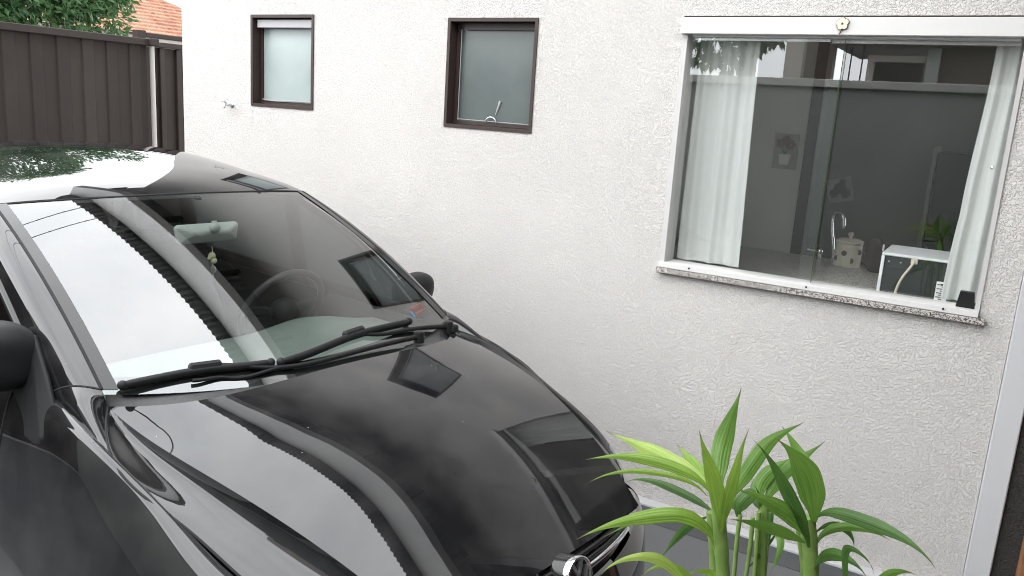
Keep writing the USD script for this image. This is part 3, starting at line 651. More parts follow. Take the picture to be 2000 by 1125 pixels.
part(eb, 'letter', join(bar2((-.047, .022), (-.021, -.040)), bar2((-.021, -.044), (0, .001)), bar2((.021, -.044), (0, .001)), bar2((.047, .022), (.021, -.040))), 'badge_chrome')

# roof
RT = np.array([ws(1, v) for v in (1,)])[0]
RX_ = np.array([0, .12, .35, .8, 1.3, 1.72])                         # metres behind the header
RZc = CubicSpline(RX_, [1.4105, 1.4482, 1.4841, 1.5251, 1.505, 1.435])
RZe = CubicSpline(RX_, [1.4105 - HC['c'], 1.4036, 1.4252, 1.4606, 1.4405, 1.37])
RY = CubicSpline(RX_, [HC['y'], .603, .610, .606, .585, .55])
def roof(d, u):
    h = header(u); a = abs(u)
    return np.array([h[0] - .006 - d * (1.0 + 0.03 * a), RY(d) * u, RZc(d) - (RZc(d) - RZe(d)) * (0.75 * a ** 2 + 0.25 * a ** 6)])
part(car, 'roof', grid(np.array([[roof(d, u) for u in np.linspace(-1, 1, 71)] for d in np.linspace(0, 1.72, 90)]), True), 'car_paint', smooth=True)
part(car, 'header_gap', tube([header(u) + [-.003, 0, .0005] for u in np.linspace(-1, 1, 61)], 0.0042, 6), 'gap_black', smooth=True)
# pillars and roof rails: from the windshield / roof edge (inner line) outwards to the side window line (outer line)
def inner(t):            # 0 roof end .. 1 bottom of the windshield
    return ws(1.0, 1 - t)
belt = lambda x: SPL(x_to_t(x))[0]
OT, OB = np.array([-1.13, .648, 1.350]), belt(-.36) + [0, -.002, 0]
def outer(t): return OT + (OB - OT) * t + np.array([.03, .012, .035]) * 4 * t * (1 - t)
def blend(I, O, m, bul):
    w = np.linspace(0, 1, m)[:, None]; d = np.linalg.norm(O - I)
    return I + (O - I) * w + np.array([0.25, .62, .75]) * bul * d * 4 * w * (1 - w)
for s in (-1, 1):
    P = np.array([blend(inner(t), outer(t), 11, .16) for t in np.linspace(0, 1, 50)]) * (1, s, 1)
    pil = part(car, 'pillar', grid(P, s < 0), 'car_paint', smooth=True)
    # foot of the pillar, running into the fender behind the bonnet
    lowI = [ws(1.0, 0), hk]; lowO = [OB, ST[3][0]]
    sm = blend(inner(1.0), OB, 13, .16); gc = np.array([Gs(q) for q in np.linspace(0, .12, 13)]); t_a, t_b = x_to_t(OB[0]), tk[3]
    P = []
    for t in np.linspace(0, 1, 20):
        row = sm + (gc - sm) * t; row[-1] = SPL(t_a + (t_b - t_a) * t)[0]
        dlt = row[-1] - (sm[-1] + (gc[-1] - sm[-1]) * t); row[:-1] += dlt * (np.linspace(0, 1, 13)[:-1, None] ** 2)
        P.append(row + np.array([0, .4, .6]) * .02 * math.sin(math.pi * t) * np.sin(np.pi * np.linspace(0, 1, 13))[:, None])
    P = np.array(P) * (1, s, 1)
    part(car, 'pillar_foot', grid(P, s < 0), 'car_paint', smooth=True)
    part(pil, 'seam', tube(blend(inner(1.0), OB, 11, .16) * (1, s, 1), 0.003, 6), 'gap_black')
    part(pil, 'windshield_gap', tube([inner(t) * (1, s, 1) + [0, 0, .001] for t in np.linspace(0, 1, 40)], 0.0045, 6), 'gap_black', smooth=True)
    # roof rail
    def rail_out(d):
        r = roof(d, 1.0); return r + np.array([0, .052, -.042 - .02 * max(d - .8, 0)])
    D0 = max(0.0, 0)
    P = np.array([blend(roof(d, 1.0), rail_out(d), 9, .12) for d in np.linspace(0, 1.72, 60)]) * (1, s, 1)
    part(car, 'roof_rail', grid(P, s < 0), 'car_paint', smooth=True)
    # side glass on the ruled surface between the belt and the roof rail
    ro = np.array([rail_out(d) for d in np.linspace(0, 1.72, 60)])
    topl = lambda x: np.array([x, np.interp(-x, -ro[:, 0], ro[:, 1]), np.interp(-x, -ro[:, 0], ro[:, 2])])
    def sg(a, b, rear=-2.35):
        f = outer(1 - b); x = f[0] + (rear + .25 * b - f[0]) * a
        B, T = belt(min(x, -.36)), topl(min(x, ro[0, 0])) if x < -1.13 else outer(1 - b)
        top = T if x < -1.13 else None
        if top is None:
            # under the sloping pillar: interpolate along the column towards the pillar line
            tb = np.interp(x, [OT[0], OB[0]], [0, 1]); top = outer(tb)
        zb = B[2]; zt = top[2]; z = zb + (f[2] - OB[2]) / (OT[2] - OB[2]) * (topl(-1.3)[2] - OB[2]) if False else None
        w = b if x < -1.13 else np.clip((f[2] - zb) / max(zt - zb, 1e-3), 0, 1)
        return (B + (top - B) * w) * (1, s, 1) + np.array([x - (B + (top - B) * w)[0], 0, 0])
    A_, B_ = np.linspace(0, 1, 50), np.linspace(0, 1, 14)
    part(car, 'side_glass', grid(np.array([[sg(a, b) for b in B_] for a in A_]), s > 0), 'tinted_glass', smooth=True)
    fr = [tube([outer(t) * (1, s, 1) + [-.022, -s * .004, -.012] for t in np.linspace(0, 1, 30)], 0.017, 8), tube([topl(x) * (1, s, 1) + [0, 0, -.012] for x in np.linspace(-1.13, -2.2, 20)], 0.014, 8),
          tube([belt(x) * (1, s, 1) for x in np.linspace(-.40, -2.35, 30)], 0.010, 8)]
    part(car, 'window_frame', join(*fr), 'gloss_black', smooth=True)
    part(car, 'middle_pillar', grid(np.array([[(belt(x) + (topl(x) - belt(x)) * b) * (1, s, 1) + [0, s * .004, 0] for b in np.linspace(0, 1, 8)] for x in (-1.17, -1.28)]), s > 0), 'gloss_black', smooth=True)
    P = np.array([[(belt(x) + (topl(max(x, -2.6)) - belt(x)) * b) * (1, s, 1) + [0, s * .003, 0] for b in np.linspace(0, 1, 8)] for x in np.linspace(-2.1, -2.8, 8)])
    part(car, 'rear_pillar', grid(P, s > 0), 'car_paint', smooth=True)
# tailgate
Rr = np.array([roof(1.72, u) for u in np.linspace(-1, 1, 31)]); Rl = np.array([[SPL(tk[-1])[0][0] - .03 * (1 - u * u), SPL(tk[-1])[0][1] * u, .985] for u in np.linspace(-1, 1, 31)])
tg = part(car, 'tailgate', grid(np.array([Rr + (Rl - Rr) * w + np.array([-.04, 0, .02]) * 4 * w * (1 - w) for w in np.linspace(0, 1, 10)]), True), 'tinted_glass', smooth=True)
E5 = SPL(tk[-1])
part(car, 'rear_bumper', grid(np.array([[E5[k] * (1, u, 1) - [.05 * (1 - u * u), 0, 0] for u in np.linspace(-1, 1, 21)] for k in range(5)]), True), 'car_paint', smooth=True)
part(car, 'underbody', box(-2.85, .70, -.66, .66, .16, .20), 'cabin_dark')
part(car, 'engine_bay', box(-.10, .62, -.50, .50, .22, .62), 'cabin_dark')

# cowl, wipers
def cowlP(u, w):
    b = bonnet(0, u); a = ws(u * .985, 0.012) - [0, 0, .012]
    return a + (b - [0.01, 0, .022] - a) * w + np.array([0, 0, -.006]) * 4 * w * (1 - w)
cw = part(car, 'cowl', grid(np.array([[cowlP(u, w) for w in np.linspace(0, 1, 6)] for u in np.linspace(-1, 1, 61)])), 'cowl_plastic', smooth=True)
for u in (.18, .20): part(cw, 'joint', tube([cowlP(u, w) + [0, 0, .001] for w in np.linspace(0, 1, 6)], 0.0015, 6), 'gap_black')
part(cw, 'corner_cap', box(-.175, -.10, .585, .625, .955, .985, .006), 'black_plastic')
def onglass(p, lift):
    p = np.array(p, float); return p + np.array([.45, 0, .89]) * lift
def wiper(name, blade, arm, clip, extra=None):
    bl = smoothline([onglass(p, .008) for p in blade], 24)
    n = np.array([.45, 0, .89])
    w = part(car, 'wiper', tube(smoothline(arm, 30), np.linspace(.0095, .0065, 30), 8), 'black_plastic', smooth=True)
    part(w, 'blade', join(tube(bl + n * .013, np.r_[.008, np.full(22, .0115), .008], 8), tube(bl + n * .003, .0045, 6)), 'black_plastic', smooth=True)
    part(w, 'rubber_lip', tube(bl - n * .004 + [.004, 0, 0], .0022, 6), 'rubber')
    for q in (0, -1): part(w, 'end_cap', sphere(bl[q] + n * .013, .0135, 2), 'black_plastic', smooth=True)
    c = np.array(clip); d = bl[14] - bl[10]; d /= np.linalg.norm(d)
    part(w, 'clip', tube([c - d * .045, c - d * .04, c + d * .04, c + d * .045], [.010, .0155, .0155, .010], 8), 'black_plastic', smooth=30)
    if extra: part(w, 'link', tube(smoothline(extra, 20), .0055, 6), 'black_plastic', smooth=True)
    p0 = np.array(arm[0]); part(w, 'pivot', lathe([(0, .022), (.016, .02), (.019, .012), (.019, -.02)], p0, 16), 'black_plastic', smooth=40)
UPN = np.array([.45, 0, .89])
wiper('a', [(-.176, -.612, .990), (-.166, -.527, .993), (-.142, -.389, .996), (-.123, -.304, .992), (-.105, -.203, .988)],
      [(-.060, .375, .992), (-.058, .22, .995), (-.055, .02, .992), (-.070, -.17, .992), (-.09, -.24, 1.0), (-.122, -.33, 1.018), (-.140, -.388, 1.020)], (-.140, -.389, 1.022),
      [(-.07, -.14, .985), (-.082, -.27, .985), (-.098, -.33, .985), (-.106, -.352, .990), (-.112, -.40, .994), (-.118, -.44, .996)])
wiper('b', [(-.096, -.174, .986), (-.106, -.025, .996), (-.131, .14, 1.008), (-.145, .288, 1.008), (-.158, .408, 1.005)],
      [(-.112, .575, .985), (-.118, .47, .997), (-.118, .36, 1.005), (-.114, .24, 1.012), (-.136, .145, 1.034)], (-.132, .142, 1.032))

# mirrors
def mirror(s):
    m = part(car, 'side_mirror', (lambda q: q)(None) or mirror_shell(s), 'black_plastic', smooth=50)
    tri = [(-.62, .79), (-.32, .835), (-.285, .865), (-.292, .915), (-.37, .995), (-.47, 1.08)]
    pts = []
    for x, z in tri:
        b = .742 if z < .95 else np.interp(z, [.95, 1.1], [.735, .712])
        if z < .91: b = .775
        pts.append(np.array(trimesh.creation.icosphere(2, .016).vertices) * [1, .7, 1] + (x, s * (b - .004), z))
    part(m, 'mirror_base', trimesh.convex.convex_hull(np.vstack(pts)), 'black_plastic', smooth=25)
    part(m, 'mirror_glass', box(-.652, -.648, s * .79, s * .93, .945, 1.055), 'chrome')
def mirror_shell(s):
    mo = np.array([.085, .05, .045]) if s < 0 else np.array([0, -.018, 0])
    g_ = trimesh.creation.icosphere(4, 1.0); v = np.array(g_.vertices)
    sg_ = np.sign(v) * np.abs(v) ** .72
    v = sg_ * ([.095, .128, .098] if s < 0 else [.08, .098, .068])
    v[:, 0] = np.where(v[:, 0] < 0, v[:, 0] * .55, v[:, 0])
    v[:, 2] += .012 * v[:, 1] / .1
    v = v * (1, s, 1) + [-.60, s * .865, 1.0] + mo
    f = np.array(g_.faces)[:, ::s]
    arm = tube(smoothline([(-.46, s * .745, .93), (-.50, s * .79, .94), (-.57, s * .84, .96)], 10), [.035] * 10, 12)
    return (v, f) if s < 0 else join((v, f), (arm[0] + mo, arm[1]))
for s in (-1, 1): mirror(s)

# cabin
part(car, 'dashboard', join(grid(np.array([[(x, y * (.62 if x > -.4 else .64), .925 - .02 * (y * y) + (.035 * math.exp(-((y - .55) / .25) ** 2) if x < -.42 else 0) - .25 * max(0, -.60 - x)) for y in np.linspace(-1, 1, 31)] for x in np.linspace(-.07, -.70, 22)])),
     box(-.72, -.60, -.64, .64, .55, .88, .02)), 'dash_plastic', smooth=40)
part(car, 'floor_pan', box(-2.7, -.1, -.68, .68, .22, .26), 'cabin_dark')
for s in (-1, 1): part(car, 'door_card', box(-2.4, -.2, s * .70, s * .71, .25, .93), 'cabin_dark')
part(car, 'headliner', grid(np.array([[roof(d, u) - [0, 0, .03] for u in np.linspace(-1, 1, 21)] for d in np.linspace(.02, 1.7, 20)])), 'cabin_dark', smooth=True)
ctr, nrm = np.array([-.80, .33, .945]), np.array([-.90, 0, .43]); nrm /= np.linalg.norm(nrm)
w1_, w2_ = np.array([0, 1.0, 0]), np.cross(nrm, [0, 1.0, 0])
swh = part(car, 'steering_wheel', tube([ctr + .18 * (math.cos(a) * w1_ + math.sin(a) * w2_) for a in np.linspace(0, 2 * np.pi, 49)], .0155, 10, False), 'wheel_leather', smooth=True)
part(swh, 'hub', join(lathe([(0, .05), (.05, .045), (.07, .02), (.06, 0)], (0, 0, 0), 20)) if False else sphere(ctr - nrm * .02, .06, 3), 'black_plastic', smooth=True)
for a in (0.15, math.pi - .15, -math.pi / 2): part(swh, 'spoke', tube([ctr - nrm * .02, ctr + .175 * (math.cos(a) * w1_ + math.sin(a) * -w2_)], [.02, .016], 8), 'black_plastic')
def seat(y):
    def hull(pts, r): return trimesh.convex.convex_hull(np.vstack([np.array(trimesh.creation.icosphere(2, r).vertices) + p for p in pts]))
    st = part(car, 'seat', hull([(-1.55, y - .2, .42), (-1.55, y + .2, .42), (-1.05, y - .2, .47), (-1.05, y + .2, .47)], .07), 'seat_cloth', smooth=40)
    part(st, 'backrest', hull([(-1.58, y - .2, .5), (-1.58, y + .2, .5), (-1.80, y - .15, 1.05), (-1.80, y + .15, 1.05)], .06), 'seat_cloth', smooth=40)
    part(st, 'headrest', hull([(-1.82, y - .07, 1.17), (-1.82, y + .07, 1.17), (-1.84, y - .07, 1.26), (-1.84, y + .07, 1.26)], .04), 'seat_cloth', smooth=40)
seat(-.35); seat(.35)
part(car, 'rear_seat', box(-2.45, -2.25, -.6, .6, .35, 1.0, .05), 'seat_cloth')
rm = np.array([-.79, 0.0, 1.286])
hullm = np.vstack([np.array(trimesh.creation.icosphere(2, .016).vertices) + rm + p for p in ((.0, -.102, -.022), (.0, -.108, .016), (.0, .102, -.022), (.0, .108, .016), (.018, -.07, 0), (.018, .07, 0))])
irm = part(car, 'interior_mirror', trimesh.convex.convex_hull(hullm), 'mirror_shell', smooth=50)
part(irm, 'stalk', join(sphere(rm + [.045, .006, .022], .019, 2), tube([rm + [.045, .006, .022], rm + [.02, .006, .0]], .012), tube([rm + [.045, .006, .022], ws(.01, .80) - [.004, 0, .004]], .010)), 'mirror_shell', smooth=True)
part(irm, 'dip_tab', box(rm[0] + .010, rm[0] + .03, -.012, .012, rm[2] - .05, rm[2] - .036, .003), 'black_plastic')
# stickers inside the lower corner of the windshield
def ws_uv(y0, y1, v0, v1, lift):
    return grid(np.array([[ws(u, v) + lift * wsn(u, v) for v in np.linspace(v0, v1, 3)] for u in np.linspace(y0, y1, 5)]))
def ws_frame():
    o = []
    for a, b, c, d in ((.755, .87, .080, .0845), (.755, .87, .114, .1185), (.755, .759, .080, .1185), (.866, .87, .080, .1185)): o.append(ws_uv(a, b, c, d, .001))
    return join(*o)
stk = part(wsh, 'sticker', ws_frame(), 'sticker_red', label='small red outlined sticker at the foot of the glass')
part(stk, 'letter_row', join(*[ws_uv(a, a + .004, .094, .106, .001) for a in np.arange(.770, .862, .0145)]), 'sticker_red')
part(wsh, 'sticker', ws_uv(.722, .745, .075, .105, .001), 'sticker_blue', label='small blue sticker beside the red one')

# what hangs from the interior mirror
a_ = math.radians(-8.2512); Rc = np.array([[math.cos(a_), -math.sin(a_), 0], [math.sin(a_), math.cos(a_), 0], [0, 0, 1]])
def carw(p): return Rc @ np.array(p, float) + np.array([-1.6690, 1.8259, 0])
hb = carw((-.765, .004, 1.25))
ch = thing('hanging_charm', 'small beige and silver charm hanging from the mirror inside the windshield', 'charm', hb)
part(ch, 'cord', tube([hb, hb + [0, .002, -.03], hb + [.0, .004, -.125]], .0015, 6), 'cord_cream')
part(ch, 'figure', join(sphere(hb + [0, 0, -.048], .013, 2), sphere(hb + [.004, .004, -.066], .012, 2), sphere(hb + [.0, -.012, -.056], .007, 1)), 'charm_beige', smooth=True)
part(ch, 'medal', lathe([(0, .003), (.013, .003), (.014, 0), (.013, -.003), (0, -.003)], hb + [0.004, .002, -.098], 20, 'y'), 'satin_steel', smooth=40)

# ------------------------------------------------------------------ curtains behind the sliding window
def curtain(name, label, xl, xr, ztop_, zbot, Y, amp, waves, seed):
    """xl, xr: functions of z giving the left and right edge"""
    g = np.random.default_rng(seed); ph = g.random(4) * 6
    Z = np.linspace(ztop_, zbot, 40); W_ = np.linspace(0, 1, 90); P = []
    for z in Z:
        h = (ztop_ - z) / (ztop_ - zbot); row = []
        for w in W_:
            x = xl(z) + (xr(z) - xl(z)) * (w + 0.012 * math.sin(9 * w + 3 * h + ph[0]))
            y = Y + amp * (math.sin(2 * math.pi * waves * w + ph[1] + .5 * h) * (0.6 + .4 * h) + .35 * math.sin(2 * math.pi * waves * 2.3 * w + ph[2] - h))
            row.append((x, y, z))
        P.append(row)
    return single(name, grid(np.array(P)), 'curtain_cloth', label, 'curtain', smooth=True, group=None)
lin = lambda z0, x0, z1, x1: (lambda z: x0 + (x1 - x0) * (z - z0) / (z1 - z0))
curtain('curtain', 'white curtain gathered at the left side of the kitchen window', lin(2.15, -1.262, 1.16, -1.262), lin(2.15, -.992, 1.16, -.975), 2.15, 1.165, D + .125, .010, 2.6, 2)
wig = lambda z: -.138 - .012 * math.sin((z - 1.2) * 5.2) - .03 * max(0, (1.5 - z)) / .35
curtain('curtain', 'white curtain gathered at the right side of the kitchen window above the corner lock', wig, lin(2.15, .01, 1.16, .0), 2.15, 1.165, D + .125, .012, 2.2, 4)

# ------------------------------------------------------------------ the kitchen behind the window
struct('kitchen_floor', box(-2.6, 2.9, D + .17, D + 2.8, .0, .02), 'dark_tile')
struct('kitchen_ceiling', box(-2.6, 2.9, D + .17, D + 2.8, 2.6, 2.64), 'kitchen_wall')
struct('kitchen_wall_back', extrude_xz(rect(-2.6, 2.9, .02, 2.6).difference(rect(.55, 2.3, .5, 2.3)), D + 2.6, D + 2.7), 'kitchen_wall_deep')  # opening out of view, added to let daylight brighten the kitchen
struct('kitchen_wall_side', box(-2.6, -2.5, D + .17, D + 2.6, .02, 2.6), 'kitchen_wall')
struct('kitchen_wall_side', box(2.8, 2.9, D + .17, D + 2.6, .02, 2.6), 'kitchen_wall')
struct('kitchen_partition', box(-2.5, -.985, D + 1.2, D + 1.28, .02, 2.6), 'kitchen_wall')
single('door_frame', box(-.983, -.925, D + 1.17, D + 1.31, .02, 2.6, .004), 'kitchen_dark', 'dark brown door frame inside the kitchen, right of the flower picture', 'door frame')
ct = thing('kitchen_counter', 'speckled granite counter inside the kitchen below the window', 'counter', (-.6, D + .6, 0))
part(ct, 'worktop', box(-1.9, 1.6, D + .165, D + 1.10, 1.088, 1.118, .004), 'granite')
part(ct, 'cabinet', box(-1.88, 1.58, D + .175, D + 1.06, .021, 1.086), 'kitchen_dark')
part(ct, 'inner_sill', box(-1.26, -.06, D + .119, D + .164, 1.09, 1.1165), 'granite')
# microwave oven with its back to the glass
mwx0, mwx1, mwy0, mwy1, mwz0, mwz1 = -.408, .03, D + .20, D + .50, 1.126, 1.308
mw = thing('microwave_oven', 'white microwave oven with black back panel standing on the counter behind the glass', 'microwave', (-.2, D + .35, 1.118))
part(mw, 'casing', join(box(mwx0, mwx1, mwy0, mwy1, mwz1 - .012, mwz1, .003), box(mwx0, mwx0 + .012, mwy0, mwy1, mwz0, mwz1 - .0125), box(mwx1 - .012, mwx1, mwy0, mwy1, mwz0, mwz1 - .0125), box(mwx0 + .0125, mwx1 - .0125, mwy1 - .01, mwy1, mwz0, mwz1 - .0125)), 'appliance_white')
bk = part(mw, 'back_panel', box(mwx0 + .0125, mwx1 - .0125, mwy0 + .008, mwy0 + .014, mwz0, mwz1 - .0125), 'appliance_black')
for x in (mwx0 + .03, mwx0 + .075): part(bk, 'screw', sphere((x, mwy0 + .008, mwz1 - .036), .004, 1), 'satin_steel')
part(bk, 'rib', join(box(mwx0 + .03, mwx0 + .10, mwy0 + .004, mwy0 + .0078, mwz1 - .062, mwz1 - .056), box(mwx0 + .235, mwx0 + .33, mwy0 + .002, mwy0 + .0078, mwz1 - .075, mwz1 - .066), box(mwx0 + .235, mwx0 + .33, mwy0 + .002, mwy0 + .0078, mwz1 - .105, mwz1 - .098)), 'appliance_black')
lb = part(mw, 'rating_label', box(mwx0 + .218, mwx0 + .262, mwy0 + .0045, mwy0 + .006, mwz0 + .004, mwz0 + .092), 'paper_white')
g = np.random.default_rng(5)
part(lb, 'print', join(*[box(mwx0 + .222 + .02 * (k % 2) * g.random(), mwx0 + .24 + .018 * g.random(), mwy0 + .0035, mwy0 + .0043, mwz0 + .010 + .0085 * k, mwz0 + .0135 + .0085 * k) for k in range(9)]), 'print_dark')
part(mw, 'power_cord', tube(smoothline([(mwx0 + .125, mwy0 + .002, mwz1 - .018), (mwx0 + .118, mwy0 - .012, mwz1 - .04), (mwx0 + .095, mwy0 - .018, mwz1 - .085), (mwx0 + .078, mwy0 - .016, mwz1 - .14), (mwx0 + .074, mwy0 - .012, mwz0 - .004)], 24), .0055, 8), 'cord_cream', smooth=True)
part(mw, 'cord_inlet', box(mwx0 + .112, mwx0 + .138, mwy0 - .004, mwy0 + .0078, mwz1 - .034, mwz1 - .012, .003), 'cord_cream')
for x in (mwx0 + .04, mwx1 - .04):
    for yy in (mwy0 + .04, mwy1 - .04): part(mw, 'foot', box(x - .012, x + .012, yy - .012, yy + .012, 1.1182, mwz0 - .0005), 'appliance_black')
# canister, basket-like cloth bundle, tap, pictures, fridge, plant
kc = thing('storage_tin', 'cream patterned storage tin with lid knob on the kitchen counter', 'tin', (-.645, D + .92, 1.118))
part(kc, 'body', lathe([(0, 1.1185), (.062, 1.1185), (.066, 1.125), (.064, 1.235), (.060, 1.24)], (-.645, D + .92, 0), 28), 'ceramic_cream', smooth=35)
part(kc, 'lid', lathe([(.066, 1.238), (.067, 1.25), (.05, 1.257), (.008, 1.26), (.008, 1.272), (.012, 1.28), (.010, 1.29), (0, 1.292)], (-.645, D + .92, 0), 28), 'ceramic_cream', smooth=35)
for k, zz in ((0, 1.16), (1, 1.19), (2, 1.155), (3, 1.2)):
    a = math.radians(-130 + 32 * k)
    part(kc, 'flower_print', lathe([(0, -.0006), (.014, -.0006), (.014, .0006)], (-.645 + .0655 * math.cos(a), D + .92 + .0655 * math.sin(a), zz), 10, 'y'), 'print_dark')
bgm = thing('cloth_bundle', 'round dark maroon bundle with a white tag on the kitchen counter', 'bundle', (-.49, D + .85, 1.118))
part(bgm, 'body', (lambda m: (np.array(m.vertices) * [.062, .06, .085] * (1 + .08 * meshkit.fbm(np.array(m.vertices) * 2.2 + 5)[:, None]) + [-.50, D + .85, 1.20], np.array(m.faces)))(trimesh.creation.icosphere(4, 1.0)), 'maroon_cloth', smooth=True)
part(bgm, 'tag', box(-.474, -.466, D + .777, D + .780, 1.235, 1.268), 'paper_white')
kt = thing('kitchen_tap', 'chrome swan neck tap on the kitchen wall', 'tap', (-.72, D + 1.1, 1.3))
part(kt, 'spout', tube(smoothline([(-.76, D + 1.02, 1.118), (-.758, D + 1.02, 1.30), (-.745, D + 1.01, 1.372), (-.715, D + .99, 1.372), (-.697, D + .98, 1.33), (-.694, D + .98, 1.30)], 24), .009, 10), 'chrome', smooth=True)
part(kt, 'handle', join(tube([(-.80, D + 1.02, 1.16), (-.86, D + 1.0, 1.165)], .006), sphere((-.80, D + 1.02, 1.16), .018, 2), tube([(-.80, D + 1.02, 1.118), (-.80, D + 1.02, 1.16)], .012)), 'chrome', smooth=True)
pf = thing('flower_picture', 'picture of red flowers in a white pot on the kitchen wall', 'picture', (-1.08, D + 1.19, 1.65))
part(pf, 'panel', box(-1.148, -1.018, D + 1.188, D + 1.1985, 1.562, 1.752), 'picture_paper')
part(pf, 'pot', extrude_xz(Polygon([(-1.108, 1.585), (-1.062, 1.585), (-1.052, 1.642), (-1.118, 1.642)]), D + 1.184, D + 1.1875), 'paper_white')
for x, z, r in ((-1.112, 1.70, .022), (-1.058, 1.695, .022), (-1.083, 1.722, .018)):
    part(pf, 'bloom', extrude_xz(union_all([Point(x + r * .7 * math.cos(k * 1.2566), z + r * .7 * math.sin(k * 1.2566)).buffer(r * .55) for k in range(5)]), D + 1.184, D + 1.1873), 'flower_red')
part(pf, 'stalk', join(*[tube([(-1.085, D + 1.186, 1.642), (x, D + 1.186, z)], .003, 6) for x, z in ((-1.112, 1.69), (-1.058, 1.685), (-1.083, 1.712))]), 'leaf_dark')
hc_ = thing('hanging_cloth', 'white kitchen cloth with dark flower print hung by its corner on the back wall', 'cloth', (-1.01, D + 2.59, 1.5))
cc = np.array([-1.005, 1.385]); sq = [cc + .118 * np.array([math.cos(a), math.sin(a)]) for a in np.radians([60, 150, 240, 330])]
part(hc_, 'cloth', extrude_xz(Polygon(sq), D + 2.585, D + 2.597), 'paper_white')
for dx, dz, r in ((.0, .01, .04), (-.035, -.03, .03), (.04, -.02, .032), (.01, .055, .02)):
    part(hc_, 'print', extrude_xz(Point(cc[0] + dx, cc[1] + dz).buffer(r, 4), D + 2.581, D + 2.5845), 'print_dark')
fr_ = thing('fridge', 'tall dark refrigerator in the back corner of the kitchen', 'fridge', (-.1, D + 2.3, 0))
part(fr_, 'body', box(-.395, .25, D + 2.0, D + 2.59, .05, 1.70, .01), 'appliance_black')
part(fr_, 'trim', box(-.425, -.398, D + 2.0, D + 2.3, .03, 1.73, .004), 'grey_metal_trim')
pl = thing('kitchen_plant', 'dark leafy houseplant on the kitchen counter behind the microwave', 'plant', (-.22, D + .72, 1.118))
part(pl, 'pot', lathe([(0, 1.1185), (.05, 1.1185), (.065, 1.20), (.06, 1.20), (.055, 1.185), (0, 1.185)], (-.22, D + .72, 0), 20), 'kitchen_dark', smooth=35)
def ribbon(pts, width, side_, curl=0.12, n=16, m=5, wave=0.0, taper=None):
    """A leaf: midline points, greatest width, sideways direction, V fold."""
    c = smoothline(pts, n); t = np.gradient(c, axis=0); t /= np.linalg.norm(t, axis=1, keepdims=True)
    s = np.asarray(side_, float); a = np.linspace(0, 1, n)
    prof = taper(a) if taper else np.clip(np.sin(np.pi * np.clip(a, 0, 1) ** 0.8) ** 0.75, 0.03, 1) * (1 - .25 * a)
    P = np.zeros((n, m, 3))
    for i in range(n):
        si = s - t[i] * (s @ t[i]); si /= np.linalg.norm(si); nn = np.cross(si, t[i])
        for j, w in enumerate(np.linspace(-1, 1, m)):
            h = curl * abs(w) + .022 * math.cos(6 * math.pi * w) + wave * math.sin(9 * a[i] + 2 * w)
            P[i, j] = c[i] + width * .5 * prof[i] * (w * si + h * nn)
    return P
g = np.random.default_rng(9)
for k in range(9):
    a = g.random() * 6.28; e = .35 + .9 * g.random(); Lh = .14 + .08 * g.random(); b = np.array([-.22, D + .72, 1.185]); d = np.array([math.cos(a) * math.cos(e), math.sin(a) * math.cos(e) * .6, math.sin(e)])
    part(pl, 'leaf', grid(ribbon([b, b + d * Lh * .5, b + d * Lh + [0, 0, -.02 - .03 * g.random()]], .03, np.cross(d, [0, 0, 1.0]) + [.01, 0, 0])), 'leaf_dark', smooth=True)

# ------------------------------------------------------------------ dracaena canes in pots in front of the bonnet
def at(px, py, Y):
    d = fw + ((px - 1000) * rt + (562.5 - py) * up) / FPX
    return EYE + d * (Y / d[1])
def taper(tip=.12):
    # narrow petiole, broad lower middle, long drawn-out tip
    ka = [0, .10, .30, .50, .72, .88, 1.0]; kv = [.20, .42, .95, 1.0, .56, .17, .02]
    return PchipInterpolator(ka, kv)
TP = taper()
def blade(plant, pix, Y, width_px, matname, bow=0.0, roll=0.0, m=25):
    """pix runs from base to tip; Y gives the depth at base and tip (interpolated); width in picture-scale units at that distance."""
    ys = np.interp(np.linspace(0, 1, len(pix)), np.linspace(0, 1, len(Y)), Y)
    P = np.array([at(*p, y) for p, y in zip(pix, ys)])
    mid = P[len(P) // 2]; dist = (mid - EYE) @ fw; w = 0.73 * width_px * dist / FPX
    view = (mid - EYE) / np.linalg.norm(mid - EYE); tan = P[-1] - P[0]; tan /= np.linalg.norm(tan)
    s = np.cross(tan, view); s /= np.linalg.norm(s)
    s = math.cos(roll) * s + math.sin(roll) * view
    return part(plant, 'leaf', grid(ribbon(P, w, s, .22, 26, m, .018, TP)), matname.replace('leaf', 'blade'), smooth=True,
                uv=np.stack(np.meshgrid(np.linspace(0, 1, 26), np.linspace(0, 1, m), indexing='ij')[::-1], -1).reshape(-1, 2))
def cane(plant, pix, Y, r, name='stem', matname='cane'):
    P = np.array([at(*p, Y) for p in pix]); low = P[0]
    P = np.vstack([[low[0], low[1], .44], [low[0] + .004, low[1], .7], P])
    c = smoothline(P, 40); rr = r * (1 + .10 * (np.sin(np.arange(40) * 1.9) > .75))
    part(plant, name, tube(c, rr, 10), matname, smooth=50)
p1 = thing('dracaena_plant', 'bright green cane plant on the left, its upper leaves reaching over the car nose', 'plant', tuple(at(1410, 1125, 1.25) * [1, 1, 0] + [0, 0, .44]))
cane(p1, [(1412, 1120), (1408, 1060), (1404, 1000), (1402, 960)], 1.25, .0112)
cane(p1, [(1398, 1120), (1394, 1060), (1390, 1000)], 1.262, .009, 'stem', 'cane')
